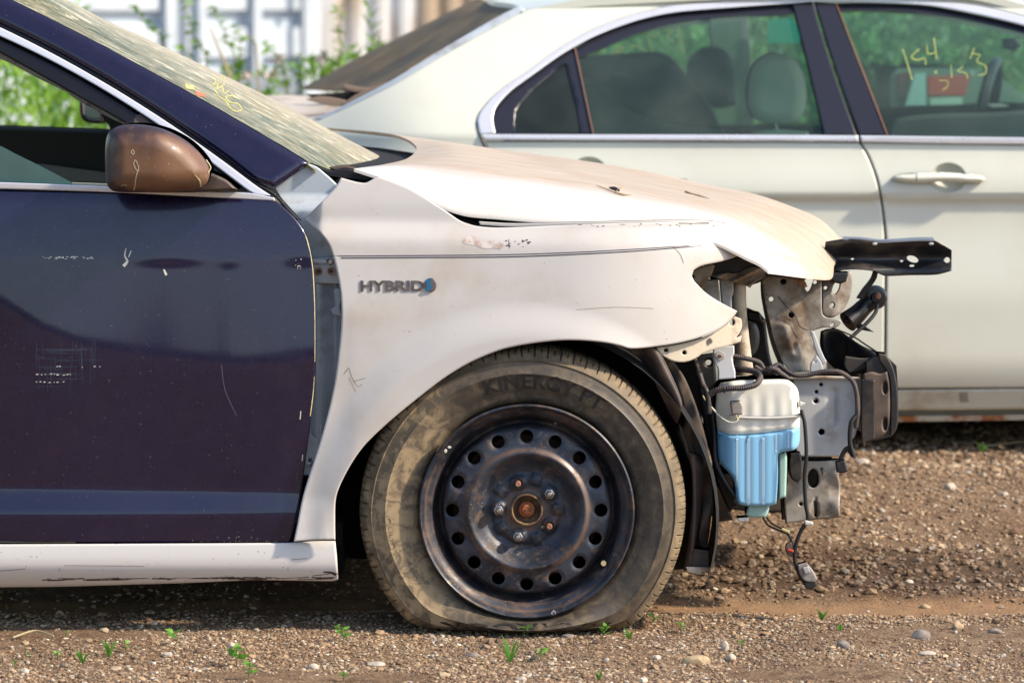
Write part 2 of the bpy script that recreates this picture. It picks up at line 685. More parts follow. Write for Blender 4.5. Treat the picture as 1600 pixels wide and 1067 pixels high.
M['red_plug'] = pm('red_plug', (.55, .06, .03), .4)
M['tape'] = pm('tape', (.72, .70, .66), .6)
M['wire_yellow'] = pm('wire_yellow', (.55, .48, .22), .6)
M['yellow_pen'] = pm('yellow_pen', (.62, .60, .20), .6, 0, 0, (.42, .40, .14), 60, .4, .6)
M['faint_pen'] = pm('faint_pen', (.42, .46, .12), .7, 0, 0, (.30, .38, .14), 40, .4, .6)
M['edge_brown'] = pm('edge_brown', (.22, .11, .075), .7)
M['interior_dark'] = pm('interior_dark', (.022, .028, .024), .7)
M['interior_grey'] = pm('interior_grey', (.22, .25, .23), .7)
M['seat_grey'] = pm('seat_grey', (.55, .60, .52), .8)
M['seat_dark'] = pm('seat_dark', (.035, .045, .05), .8)
M['headliner'] = pm('headliner', (.55, .53, .44), .8, 0, 0, (.3, .2, .2), 40, .5, .7)
M['far_paint'] = pm('far_paint', (.74, .75, .645), .33, 0, .3, (.66, .66, .56), 3, .42, .8, .45, .03, 700, detail=6)
M['pillar_black'] = pm('pillar_black', (.022, .022, .033), .28, 0, .2)
M['rocker'] = pm('rocker', (.60, .60, .50), .5, 0, 0, (.42, .36, .26), 9, .45, .75)
M['rocker_grey'] = pm('rocker_grey', (.28, .28, .23), .7)
M['rust_strip'] = pm('rust_strip', (.50, .46, .36), .7, 0, 0, (.33, .12, .04), 12, .45, .6, .9)
M['cup_shade'] = M['far_paint']


def door_mat():
    m, nt, N, L, b = new_mat('navy_door_paint')
    f = rampf(nt, noise(nt, 10, 8, .65), .5, .85)
    c = mixc(nt, f, (.013, .008, .040), (.026, .014, .036))
    sp = rampf(nt, noise(nt, 190, 1, .5), .765, .785)
    c = mixc(nt, sp, c, (.16, .14, .16))
    L.new(c, b.inputs['Base Color'])
    L.new(rampf(nt, noise(nt, 30, 6, .7), .3, .8, .22, .40), b.inputs['Roughness'])
    b.inputs['Metallic'].default_value = .35
    b.inputs['Coat Weight'].default_value = 1.0
    b.inputs['Coat Roughness'].default_value = .085
    bump(nt, b, noise(nt, 60, 2), .02, .001)
    return m


M['navy'] = door_mat()


def hood_mat():
    """white paint under a film of wind-blown tan dust, thicker towards the middle of the hood"""
    m, nt, N, L, b = new_mat('dusty_hood_paint')
    tc = N.new('ShaderNodeTexCoord'); sp = N.new('ShaderNodeSeparateXYZ'); L.new(tc.outputs['Object'], sp.inputs[0])
    st = noise(nt, 9, 8, .7, (1.0, 5.5, 1.0), rot=(0, 0, .08), dist=.6)
    yy = math_(nt, 'ADD', sp.outputs['Y'], math_(nt, 'MULTIPLY', math_(nt, 'SUBTRACT', noise(nt, 5, 4), .5), .10))
    edge = rampf(nt, yy, -.73, -.60)
    amt = math_(nt, 'MULTIPLY', edge, rampf(nt, st, .2, .75, .5, 1.0))
    light = rampf(nt, st, .55, .8, 0, .22)
    f = math_(nt, 'MAXIMUM', amt, light)
    c = mixc(nt, f, (.68, .645, .60), (.44, .335, .235))
    sm = rampf(nt, noise(nt, 3, 3), .5, .8)
    c = mixc(nt, math_(nt, 'MULTIPLY', sm, .25), c, (.60, .53, .45))
    spk = rampf(nt, noise(nt, 170, 1), .775, .79)
    c = mixc(nt, spk, c, (.12, .08, .05))
    L.new(c, b.inputs['Base Color'])
    L.new(rampf(nt, f, 0, 1, .38, .8), b.inputs['Roughness'])
    b.inputs['Coat Weight'].default_value = .1
    bump(nt, b, st, .012, .001)
    return m


M['hood'] = hood_mat()


def glass_mat(name, tint, refl=.5, rough=.02, hz=(.05, .14), hc=(.30, .36, .30)):
    m, nt, N, L, b = new_mat(name)
    N.remove(b)
    out = [n for n in N if n.type == 'OUTPUT_MATERIAL'][0]
    tr = N.new('ShaderNodeBsdfTransparent'); tr.inputs[0].default_value = tint + (1,)
    gl = N.new('ShaderNodeBsdfGlossy'); gl.inputs['Roughness'].default_value = rough
    gl.inputs[0].default_value = (.9, .95, .95, 1)
    df = N.new('ShaderNodeBsdfDiffuse'); df.inputs[0].default_value = hc + (1,)
    fr = N.new('ShaderNodeFresnel'); fr.inputs[0].default_value = 1.5
    m1 = N.new('ShaderNodeMixShader'); m2 = N.new('ShaderNodeMixShader')
    L.new(rampf(nt, noise(nt, 6, 6, .6), .3, .9, hz[0], hz[1]), m1.inputs[0])
    L.new(tr.outputs[0], m1.inputs[1]); L.new(df.outputs[0], m1.inputs[2])
    L.new(math_(nt, 'MULTIPLY', fr.outputs[0], refl * 2), m2.inputs[0])
    L.new(m1.outputs[0], m2.inputs[1]); L.new(gl.outputs[0], m2.inputs[2])
    L.new(m2.outputs[0], out.inputs[0])
    return m


M['tint_glass'] = glass_mat('tinted_car_glass', (.78, .93, .86), .3)
M['teal_glass'] = glass_mat('teal_door_glass', (.45, .72, .70), .9, hz=(.30, .42), hc=(.20, .40, .40))  # teal haze paints in the reflection on the side glass
M['quarter_glass'] = glass_mat('dark_quarter_glass', (.32, .40, .42), .35)


def windshield_mat():
    m, nt, N, L, b = new_mat('dusty_windshield')
    out = [n for n in N if n.type == 'OUTPUT_MATERIAL'][0]
    # rain-washed dust down the slope, thinner by the pillar; reflection and highlights painted in
    tc = N.new('ShaderNodeTexCoord'); sp = N.new('ShaderNodeSeparateXYZ'); L.new(tc.outputs['Object'], sp.inputs[0])
    st = noise(nt, 8, 8, .7, (1.1, 3.6, 1.1), dist=1.2)
    st2 = noise(nt, 22, 6, .7, (.7, 4.2, .7), dist=.8)
    c = mixc(nt, rampf(nt, st, .35, .7), (.075, .10, .022), (.36, .27, .10))
    
    c = mixc(nt, rampf(nt, sp.outputs['Y'], -.45, -.02, 0, .75), c, (.50, .39, .22))
    c = mixc(nt, rampf(nt, st2, .55, .62), c, (.95, .86, .58))  # cream streaks paint bright highlights on the glass
    L.new(c, b.inputs['Base Color'])
    b.inputs['Roughness'].default_value = .45
    b.inputs['Coat Weight'].default_value = .35
    b.inputs['Coat Roughness'].default_value = .2
    tr = N.new('ShaderNodeBsdfTransparent'); tr.inputs[0].default_value = (.45, .55, .42, 1)
    mx = N.new('ShaderNodeMixShader')
    dens = math_(nt, 'ADD', rampf(nt, st, .3, .62, .45, .9), rampf(nt, sp.outputs['Y'], -.7, -.3, 0, .3))
    L.new(math_(nt, 'MINIMUM', dens, 1.0), mx.inputs[0])
    L.new(tr.outputs[0], mx.inputs[1]); L.new(b.outputs[0], mx.inputs[2]); L.new(mx.outputs[0], out.inputs[0])
    return m


M['windshield'] = windshield_mat()


def tyre_mat(center):
    """dusty black rubber with a dusty tread shoulder; broadly tan on the rear half of the sidewall"""
    m, nt, N, L, b = new_mat('dusty_tyre_rubber')
    tc = N.new('ShaderNodeTexCoord')
    sub = N.new('ShaderNodeVectorMath'); sub.operation = 'SUBTRACT'
    sub.inputs[1].default_value = center
    L.new(tc.outputs['Object'], sub.inputs[0])
    sp = N.new('ShaderNodeSeparateXYZ'); L.new(sub.outputs[0], sp.inputs[0])
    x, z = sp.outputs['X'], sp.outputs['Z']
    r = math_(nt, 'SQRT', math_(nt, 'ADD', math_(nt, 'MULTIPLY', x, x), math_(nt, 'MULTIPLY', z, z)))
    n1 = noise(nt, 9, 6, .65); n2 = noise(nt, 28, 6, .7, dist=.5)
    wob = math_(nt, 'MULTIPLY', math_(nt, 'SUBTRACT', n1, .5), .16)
    # tan area on the rear half: x + .35*|z - .02| < -.17
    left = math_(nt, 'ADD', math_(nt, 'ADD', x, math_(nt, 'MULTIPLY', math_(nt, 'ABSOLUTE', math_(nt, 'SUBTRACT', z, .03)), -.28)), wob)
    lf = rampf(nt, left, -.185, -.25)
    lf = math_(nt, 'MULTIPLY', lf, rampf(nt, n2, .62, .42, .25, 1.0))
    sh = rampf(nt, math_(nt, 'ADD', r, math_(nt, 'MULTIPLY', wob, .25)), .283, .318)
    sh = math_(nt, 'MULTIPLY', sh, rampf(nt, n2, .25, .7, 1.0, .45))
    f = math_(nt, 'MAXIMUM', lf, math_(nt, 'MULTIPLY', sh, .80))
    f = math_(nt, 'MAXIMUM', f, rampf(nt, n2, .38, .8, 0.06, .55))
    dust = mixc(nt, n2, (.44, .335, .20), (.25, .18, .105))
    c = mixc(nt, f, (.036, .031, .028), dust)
    L.new(c, b.inputs['Base Color'])
    L.new(rampf(nt, f, 0, 1, .5, .9), b.inputs['Roughness'])
    bump(nt, b, noise(nt, 260, 4), .25, .001)
    return m


def steel_mat():
    m, nt, N, L, b = new_mat('weathered_black_steel')
    n1 = noise(nt, 9, 6, .6); n2 = noise(nt, 30, 8, .7)
    c = mixc(nt, rampf(nt, n1, .4, .65), (.022, .026, .036), (.050, .062, .088))
    c = mixc(nt, rampf(nt, n2, .50, .68, 0, .85), c, (.13, .08, .055))
    c = mixc(nt, rampf(nt, noise(nt, 16, 8, .75, dist=1.5), .52, .66, 0, .6), c, (.20, .14, .10))
    tc = N.new('ShaderNodeTexCoord'); sub = N.new('ShaderNodeVectorMath'); sub.operation = 'SUBTRACT'
    sub.inputs[1].default_value = tuple(pt(823, 797, .035) - np.array([0, .9, 0]))
    L.new(tc.outputs['Object'], sub.inputs[0]); sx = N.new('ShaderNodeSeparateXYZ'); L.new(sub.outputs[0], sx.inputs[0])
    rad = math_(nt, 'SQRT', math_(nt, 'ADD', math_(nt, 'MULTIPLY', sx.outputs[0], sx.outputs[0]), math_(nt, 'MULTIPLY', sx.outputs[2], sx.outputs[2])))
    for r0, wd, am in ((.1245, .007, .8), (.2065, .004, .7), (.176, .005, .6), (.040, .012, .5), (.195, .003, .5)):
        rg_ = rampf(nt, math_(nt, 'ABSOLUTE', math_(nt, 'SUBTRACT', rad, r0)), wd, 0)
        rg_ = math_(nt, 'MULTIPLY', math_(nt, 'MULTIPLY', rg_, rampf(nt, n1, .38, .6)), am)
        c = mixc(nt, rg_, c, (.21, .125, .08))
    sp = rampf(nt, noise(nt, 330, 1, .5), .745, .765)
    spm = rampf(nt, noise(nt, 8, 2), .42, .62)
    c = mixc(nt, math_(nt, 'MULTIPLY', sp, spm), c, (.62, .60, .55))
    L.new(c, b.inputs['Base Color'])
    b.inputs['Metallic'].default_value = .25
    L.new(rampf(nt, n2, .4, .7, .42, .7), b.inputs['Roughness'])
    b.inputs['Coat Weight'].default_value = .08
    b.inputs['Coat Roughness'].default_value = .3
    bump(nt, b, n2, .15, .001)
    return m


M['steel'] = steel_mat()


def mirror_mat():
    m, nt, N, L, b = new_mat('faded_bronze_mirror_paint')
    n1 = noise(nt, 7, 3, .5); n2 = noise(nt, 50, 6, .7, (1, 1, .3))
    c = mixc(nt, rampf(nt, n1, .42, .6), (.036, .020, .024), (.17, .085, .045))
    c = mixc(nt, rampf(nt, n2, .55, .75, 0, .35), c, (.30, .18, .11))
    L.new(c, b.inputs['Base Color'])
    L.new(rampf(nt, n2, .3, .7, .32, .6), b.inputs['Roughness'])
    b.inputs['Coat Weight'].default_value = .2
    return m


M['mirror'] = mirror_mat()


def tank_mat(name, col, ss=.35):
    m, nt, N, L, b = new_mat(name)
    c = mixc(nt, rampf(nt, noise(nt, 12, 6, .6), .5, .8, 0, .5), col, tuple(v * .75 for v in col))
    L.new(c, b.inputs['Base Color'])
    b.inputs['Roughness'].default_value = .38
    b.inputs['Subsurface Weight'].default_value = ss
    b.inputs['Subsurface Radius'].default_value = (.02, .02, .02)
    b.inputs['Subsurface Scale'].default_value = .5
    return m


M['tank'] = tank_mat('milky_tank_plastic', (.90, .88, .78))
M['fluid'] = tank_mat('blue_fluid_in_milky_plastic', (.26, .55, .80), .2)
M['fluid_pale'] = pm('pale_blue_fluid_behind_rib', (.60, .82, .95), .6)
M['fluid_dark'] = tank_mat('shaded_blue_fluid', (.03, .24, .50), .1)
M['pump'] = tank_mat('pale_green_plastic', (.38, .60, .55), .2)


def ground_mat():
    m, nt, N, L, b = new_mat('gravelly_soil')
    tc = N.new('ShaderNodeTexCoord'); sp = N.new('ShaderNodeSeparateXYZ'); L.new(tc.outputs['Object'], sp.inputs[0])
    n1 = noise(nt, 1.7, 5, .6); n2 = noise(nt, 22, 6, .65); n3 = noise(nt, 150, 4, .7)
    c = mixc(nt, rampf(nt, n1, .35, .65), (.150, .088, .050), (.23, .155, .095))
    c = mixc(nt, rampf(nt, n2, .4, .7), c, (.095, .052, .030))
    c = mixc(nt, rampf(nt, n3, .52, .66, 0, .75), c, (.48, .335, .205))
    c = mixc(nt, rampf(nt, noise(nt, 260, 2), .60, .68, 0, .8), c, (.42, .35, .28))
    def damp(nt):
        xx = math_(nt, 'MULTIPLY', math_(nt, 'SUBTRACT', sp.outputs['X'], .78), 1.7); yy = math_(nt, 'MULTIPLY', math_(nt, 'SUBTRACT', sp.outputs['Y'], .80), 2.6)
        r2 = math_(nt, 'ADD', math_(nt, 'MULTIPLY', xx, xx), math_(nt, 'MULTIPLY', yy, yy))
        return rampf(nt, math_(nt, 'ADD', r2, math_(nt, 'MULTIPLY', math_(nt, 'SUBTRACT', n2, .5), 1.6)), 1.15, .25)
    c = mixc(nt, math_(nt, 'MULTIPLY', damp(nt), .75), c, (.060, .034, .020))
    # compacted tan tyre track across the yard
    w = math_(nt, 'ADD', sp.outputs['Y'], math_(nt, 'MULTIPLY', math_(nt, 'SUBTRACT', n1, .5), .12))
    d = math_(nt, 'ABSOLUTE', math_(nt, 'SUBTRACT', w, .37))
    tr = rampf(nt, d, .115, .055)
    tr = math_(nt, 'MULTIPLY', tr, rampf(nt, n2, .3, .7, 1, .6))
    c = mixc(nt, math_(nt, 'MULTIPLY', tr, .85), c, (.36, .215, .115))
    L.new(c, b.inputs['Base Color'])
    b.inputs['Roughness'].default_value = .95
    b.inputs['Specular IOR Level'].default_value = .2
    hh = math_(nt, 'ADD', n3, math_(nt, 'MULTIPLY', n2, 1.0))
    bump(nt, b, hh, .7, .006)
    return m


M['ground'] = ground_mat()


def pebble_mat():
    m, nt, N, L, b = new_mat('mixed_pebbles')
    g = N.new('ShaderNodeNewGeometry')
    cr = N.new('ShaderNodeValToRGB')
    el = cr.color_ramp.elements
    cols = [(.0, (.10, .058, .035)), (.2, (.20, .118, .065)), (.42, (.28, .175, .095)), (.62, (.38, .25, .135)), (.78, (.22, .165, .12)),
            (.88, (.52, .37, .21)), (.95, (.36, .32, .27)), (.985, (.60, .50, .35)), (1.0, (.70, .63, .52))]
    el[0].position = 0; el[0].color = cols[0][1] + (1,)
    el[1].position = 1; el[1].color = cols[-1][1] + (1,)
    cols = [(p, (min(.85, c[0] * 1.2), min(.85, c[1] * 1.27), min(.85, c[2] * 1.36))) for p, c in cols]
    el[0].color = cols[0][1] + (1,); el[1].color = cols[-1][1] + (1,)
    for p, c in cols[1:-1]:
        e = el.new(p); e.color = c + (1,)
    L.new(g.outputs['Random Per Island'], cr.inputs[0])
    c = mixc(nt, rampf(nt, noise(nt, 120, 4), .4, .7, 0, .5), cr.outputs[0], (.20, .125, .075))
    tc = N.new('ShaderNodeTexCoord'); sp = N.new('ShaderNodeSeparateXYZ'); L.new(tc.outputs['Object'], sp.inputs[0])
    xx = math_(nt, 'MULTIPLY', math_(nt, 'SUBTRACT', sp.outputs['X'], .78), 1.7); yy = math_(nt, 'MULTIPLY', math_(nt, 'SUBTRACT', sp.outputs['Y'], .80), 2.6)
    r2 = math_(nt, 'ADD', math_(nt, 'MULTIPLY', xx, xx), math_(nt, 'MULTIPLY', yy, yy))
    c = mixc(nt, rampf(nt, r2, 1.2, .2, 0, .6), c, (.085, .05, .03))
    c = mixc(nt, rampf(nt, noise(nt, 2.5, 5, .65), .45, .7, 0, .5), c, (.12, .075, .05))
    L.new(c, b.inputs['Base Color'])
    b.inputs['Roughness'].default_value = .85
    return m


M['pebble'] = pebble_mat()
M['stone_tan'] = pm('stone_tan', (.46, .35, .21), .8, 0, 0, (.33, .24, .15), 60, .4, .7, .9, .3, 200)
M['stone_grey'] = pm('stone_grey', (.27, .235, .20), .8, 0, 0, (.20, .17, .16), 60, .4, .7, .9, .3, 200)
M['stone_white'] = pm('stone_white', (.55, .48, .39), .8, 0, 0, (.42, .36, .30), 60, .4, .7, .9, .3, 200)


def leaf_mat(name, c1, c2, tr=.35):
    m, nt, N, L, b = new_mat(name)
    g = N.new('ShaderNodeNewGeometry')
    c = mixc(nt, g.outputs['Random Per Island'], c1, c2)
    L.new(c, b.inputs['Base Color'])
    b.inputs['Roughness'].default_value = .55
    out = [n for n in N if n.type == 'OUTPUT_MATERIAL'][0]
    t = N.new('ShaderNodeBsdfTranslucent'); L.new(c, t.inputs[0])
    mx = N.new('ShaderNodeMixShader'); mx.inputs[0].default_value = tr
    L.new(b.outputs[0], mx.inputs[1]); L.new(t.outputs[0], mx.inputs[2]); L.new(mx.outputs[0], out.inputs[0])
    return m


M['weed'] = leaf_mat('weed_leaf', (.10, .26, .02), (.28, .46, .06))
M['seedling'] = leaf_mat('seedling_leaf', (.09, .30, .035), (.20, .46, .06))
M['meadow'] = leaf_mat('meadow_leaf', (.10, .27, .02), (.30, .50, .06))
M['thicket'] = leaf_mat('thicket_leaf', (.11, .27, .08), (.33, .48, .20), .4)
M['stem'] = pm('stem', (.14, .16, .05), .7)
M['dry_stem'] = pm('dry_stem', (.42, .34, .20), .8)
M['flower'] = pm('flower', (.78, .60, .55), .7)
M['container_white'] = pm('container_white', (.56, .63, .70), .5, 0, 0, (.48, .55, .62), 2, .45, .7)
M['container_recess'] = pm('container_recess', (.50, .55, .60), .6)
M['container_dark'] = pm('container_dark', (.22, .26, .32), .6)
M['corrugated'] = pm('corrugated', (.62, .64, .66), .55, 0, 0, (.42, .33, .24), 2.5, .45, .6, stretch=(1, 1, .2))
M['twig'] = pm('twig', (.36, .25, .12), .8)
M['twig_dark'] = pm('twig_dark', (.03, .03, .035), .5)

# ================================================================== GROUND
def axis(lo, hi, fine, coarse_end):
    a = list(np.arange(lo, hi, fine))
    s = fine; x = hi; up = []
    while x < coarse_end:
        up.append(x); s *= 1.25; x += s
    up.append(coarse_end)
    s = fine; x = lo - fine; dn = []
    while x > -coarse_end:
        dn.append(x); s *= 1.25; x -= s
    dn.append(-coarse_end)
    return np.array(dn[::-1] + a + up)


def ground_z(x, y):
    x = np.asarray(x, float); y = np.asarray(y, float)
    near = np.exp(-((y - 1.5) / 6.0) ** 2) * np.exp(-(x / 5.0) ** 2)
    z = (fbm(x * 3.1 + 40, y * 3.1 + 40, 4, 3) - .47) * .035
    z = z + (fbm(x * 26 + 90, y * 26 + 90, 3, 8) - .44) * .014 * sst(-1.5, .6, y) * sst(0.0, .5, x + .2)
    z = z + (fbm(x * 40 + 9, y * 40 + 9, 3, 9) - .44) * .006
    # tyre track: smooth and slightly sunk, with a raised lip behind it
    w = y + (fbm(x * 1.7 + 30, y * 1.7, 2, 5) - .4) * .08
    tr = np.exp(-((w - .37) / .075) ** 4)
    z = z * (1 - .75 * tr) - .010 * tr + .010 * np.exp(-((w - .50) / .05) ** 2) * sst(.3, .7, x)
    flat = np.exp(-((x - .03) / .36) ** 4) * np.exp(-((y - .05) / .22) ** 4)
    z = z * (1 - flat) - .004 * flat
    return z * near + .105 * sst(.75, 2.25, y + .1 * np.sin(x * 1.3))


xs = axis(-1.75, 1.75, .011, 420)
ys = axis(-1.0, 4.6, .017, 420)
XX, YY = np.meshgrid(xs, ys)
ZZ = ground_z(XX, YY)
nx_, ny_ = len(xs), len(ys)
V = np.stack([XX.ravel(), YY.ravel(), ZZ.ravel()], 1)
me = bpy.data.meshes.new('ground')
idx = np.arange(nx_ * ny_).reshape(ny_, nx_)
q = np.stack([idx[:-1, :-1], idx[:-1, 1:], idx[1:, 1:], idx[1:, :-1]], -1).reshape(-1, 4)


def fast_mesh(name, V, Fq, mat, smooth=True):
    me = bpy.data.meshes.new(name)
    k = Fq.shape[1]
    me.vertices.add(len(V)); me.vertices.foreach_set('co', np.ascontiguousarray(V, dtype=np.float32).ravel())
    me.loops.add(Fq.size); me.loops.foreach_set('vertex_index', np.ascontiguousarray(Fq, dtype=np.int32).ravel())
    me.polygons.add(len(Fq))
    me.polygons.foreach_set('loop_start', np.arange(0, Fq.size, k, dtype=np.int32))
    me.polygons.foreach_set('loop_total', np.full(len(Fq), k, dtype=np.int32))
    me.polygons.foreach_set('use_smooth', np.full(len(Fq), smooth))
    me.update(calc_edges=True)
    me.materials.append(mat)
    o = bpy.data.objects.new(name, me)
    COL.objects.link(o)
    ORG[o] = np.zeros(3)
    return o


o = fast_mesh('ground', V, q, M['ground']); tag(o, kind='structure')

# pebbles: one mesh of thousands of little stones
t_ = (1 + 5 ** .5) / 2
ICO = np.array([(-1, t_, 0), (1, t_, 0), (-1, -t_, 0), (1, -t_, 0), (0, -1, t_), (0, 1, t_), (0, -1, -t_), (0, 1, -t_), (t_, 0, -1), (t_, 0, 1), (-t_, 0, -1), (-t_, 0, 1)]) / math.sqrt(1 + t_ * t_)
ICF = np.array([(0, 11, 5), (0, 5, 1), (0, 1, 7), (0, 7, 10), (0, 10, 11), (1, 5, 9), (5, 11, 4), (11, 10, 2), (10, 7, 6), (7, 1, 8), (3, 9, 4), (3, 4, 2), (3, 2, 6), (3, 6, 8), (3, 8, 9), (4, 9, 5), (2, 4, 11), (6, 2, 10), (8, 6, 7), (9, 8, 1)])


def scatter(n, x0, x1, y0, y1, smin, smax, power, keep):
    x = RNG.uniform(x0, x1, n); y = RNG.uniform(y0, y1, n)
    m = RNG.uniform(0, 1, n) < keep(x, y)
    x, y = x[m], y[m]
    s = smin * (smax / smin) ** (RNG.uniform(0, 1, len(x)) ** power)
    return x, y, s


def keep_fn(x, y):
    w = y + (fbm(x * 1.7 + 30, y * 1.7, 2, 5) - .4) * .08
    tr = np.exp(-((w - .37) / .085) ** 4) * sst(.1, .5, x)
    soil = np.exp(-((x - .75) / .5) ** 2) * np.exp(-((y - .75) / .33) ** 2)
    under = sst(.05, .3, y) * sst(.1, -.2, x)
    cl = fbm(x * 4 + 70, y * 4 + 7, 3, 21)
    return (1 - .93 * tr) * (1 - .65 * soil) * (1 - .6 * under) * sst(.12, .5, cl)


parts = [scatter(1500, .25, 1.5, .45, 1.3, .005, .014, 1.5, lambda x, y: np.exp(-((x - .8) / .55) ** 2 - ((y - .85) / .4) ** 2)),
         scatter(75000, -1.25, 1.3, -.75, .35, .0012, .0055, 1.8, keep_fn),
         scatter(30000, -1.3, 1.6, .3, 2.2, .0024, .0075, 1.8, keep_fn),
         scatter(16000, .4, 1.9, 1.9, 4.6, .004, .011, 1.7, keep_fn),
         scatter(420, -1.25, 1.4, -.75, .3, .006, .011, 1.2, keep_fn),
         scatter(260, .2, 1.8, .5, 4.2, .008, .016, 1.2, keep_fn)]
px_ = np.concatenate([p[0] for p in parts]); py_ = np.concatenate([p[1] for p in parts]); ps_ = np.concatenate([p[2] for p in parts])
n = len(px_)
sc3 = np.stack([RNG.uniform(.8, 1.35, n), RNG.uniform(.7, 1.1, n), RNG.uniform(.45, .8, n)], 1)
base = ICO[None] * (1 + RNG.uniform(-.22, .22, (n, 12, 1)))
base = base * sc3[:, None, :] * ps_[:, None, None]
a = RNG.uniform(0, 6.28, n); ca, sa = np.cos(a)[:, None], np.sin(a)[:, None]
bx_ = base[..., 0] * ca - base[..., 1] * sa; by_ = base[..., 0] * sa + base[..., 1] * ca
tl = RNG.uniform(-.4, .4, (n, 1))
bz_ = base[..., 2] + bx_ * tl * .5
pz_ = ground_z(px_, py_) + ps_ * RNG.uniform(-.05, .35, n)
V = np.stack([bx_ + px_[:, None], by_ + py_[:, None], bz_ + pz_[:, None]], -1).reshape(-1, 3)
Fq = (ICF[None] + (np.arange(n) * 12)[:, None, None]).reshape(-1, 3)
o = fast_mesh('gravel', V, Fq, M['pebble'], smooth=False)
tag(o, 'loose mixed tan and grey gravel strewn over the soil of the yard', 'gravel', kind='stuff')


def stone(px, py, w, h, mat, label, group='larger stones lying on the gravel'):
    c = gpt(px, py + h * .35)
    sx = w * .88 / 2 * (c[1] + 8) / F; sz = h / 2 * (c[1] + 8) / F
    bm = bmesh.new(); bmesh.ops.create_icosphere(bm, subdivisions=3, radius=1)
    r = random.Random(int(px * 7 + py))
    ax = [Vector((r.uniform(-1, 1), r.uniform(-1, 1), r.uniform(-1, 1))).normalized() for _ in range(9)]
    dd = [r.uniform(.62, .95) for _ in ax]
    vs = []
    for v in bm.verts:
        p = v.co.copy()
        for A, D in zip(ax, dd):
            k = p.dot(A) - D
            if k > 0: p -= A * k * .85
        vs.append((c[0] + p.x * sx * 1.1, c[1] + p.y * sx * .8, ground_z(c[0], c[1]) + p.z * sz * 1.1 + sz * .35))
    fs = [tuple(v.index for v in f.verts) for f in bm.faces]
    bm.free()
    o = mesh('stone', vs, fs, M[mat], loc=(c[0], c[1], 0), sharp=28)
    return tag(o, label, 'stone', group)


stone(1087, 1029, 50, 20, 'stone_tan', 'large rounded tan stone on the gravel in front and right of the flat tyre')
stone(1027, 1026, 14, 10, 'stone_white', 'small white stone just left of the large rounded tan stone')
stone(738, 1022, 24, 9, 'stone_grey', 'flat grey stone on the gravel under the middle of the flat tyre')
stone(588, 1036, 30, 9, 'stone_white', 'flat white stone on the gravel below the rear edge of the tyre')
stone(888, 993, 26, 8, 'stone_grey', 'flat grey stone touching the foot of the flat tyre')
stone(1133, 1008, 14, 22, 'stone_white', 'upright white and grey chip of rock right of the large rounded tan stone')
stone(1143, 1026, 18, 16, 'stone_white', 'rough white stone just in front of the upright rock chip')
stone(1318, 1006, 26, 18, 'stone_grey', 'rough grey rock in the foreground below the dangling plug')
stone(1438, 990, 34, 20, 'stone_grey', 'largest dark grey rock in the right foreground')
stone(1448, 1019, 32, 8, 'stone_white', 'flat pale slab of stone in front of the largest grey rock')
stone(1485, 759, 22, 14, 'stone_white', 'rounded white pebble on the far gravel right of the stripped front end')
stone(1468, 853, 18, 12, 'stone_tan', 'tan stone beside the dark hollow in the right hand soil')
stone(1420, 908, 16, 9, 'stone_white', 'white stone on the brown soil right of the dangling plug')
stone(1378, 797, 13, 9, 'stone_white', 'small cream pebble on the far gravel below the bumper beam')
stone(1497, 976, 20, 14, 'stone_tan', 'tan stone at the edge of the tyre track in the right foreground')
stone(1555, 985, 24, 12, 'stone_grey', 'grey stone near the right edge beyond the pale slab')
stone(1446, 946, 18, 9, 'stone_tan', 'small tan stone in the smooth track in the right foreground')
stone(94, 957, 16, 12, 'stone_tan', 'brown stone in the shade under the white sill')
stone(235, 955, 20, 8, 'stone_tan', 'flat tan stone at the shade line below the dark door')
stone(262, 1021, 18, 11, 'stone_white', 'white stone on the gravel between two seedlings at left')
stone(38, 1047, 16, 12, 'stone_white', 'white stone at the bottom left corner')
stone(362, 1007, 14, 11, 'stone_white', 'white stone behind the largest leafy seedling at left')
stone(490, 1040, 20, 11, 'stone_white', 'pale stone on the gravel left of the flat white stone')
stone(555, 1043, 16, 10, 'stone_tan', 'tan stone right beside the flat white stone at the bottom')
stone(815, 1059, 18, 10, 'stone_white', 'pale stone at the bottom edge below the tyre')
stone(1187, 870, 14, 8, 'stone_tan', 'tan clod in the dark soil behind the flap bracket')

# ================================================================== BACKGROUND
def hbox(name, px0, px1, z0, z1, Y0, Y1, mat, parent=None, loc=None):
    x0 = (px0 - 800) * (Y0 + 8) / F; x1 = (px1 - 800) * (Y0 + 8) / F
    v, f = box_w(((x0 + x1) / 2, (Y0 + Y1) / 2, (z0 + z1) / 2), (x1 - x0, Y1 - Y0, z1 - z0))
    return mesh(name, v, f, mat, parent, loc=loc, smooth=False)


YC = 15.0
c0 = ((340 - 800) * 23 / F, YC, 0)
cont = empty('shipping_container', c0, 'white painted container with ribbed doors behind the weeds', 'container')
hbox('container_body', -420, 522, .15, 2.75, YC + .05, YC + 6, M['container_white'], cont)
for a, b in ((-420, -395), (-190, -165), (60, 80), (240, 262), (300, 312), (400, 414), (500, 524)):
    hbox('post', a, b, .12, 2.8, YC - .05, YC + .05, M['container_white'], cont)
for z0, z1 in ((.12, .3), (2.6, 2.8)):
    hbox('rail', -420, 524, z0, z1, YC - .03, YC + .04, M['container_white'], cont)
k = 0
for a, b in ((-395, -190), (-165, 60), (80, 240), (312, 400), (414, 500)):
    for z0 in (.95, 1.22, 1.55, 1.88, 2.2):
        hbox('rib', a + 2, b - 2, z0, z0 + .17, YC - .01, YC + .05, M['container_white'], cont)
hbox('vent_band', 262, 500, .72, .86, YC - .06, YC + .045, M['container_dark'], cont)
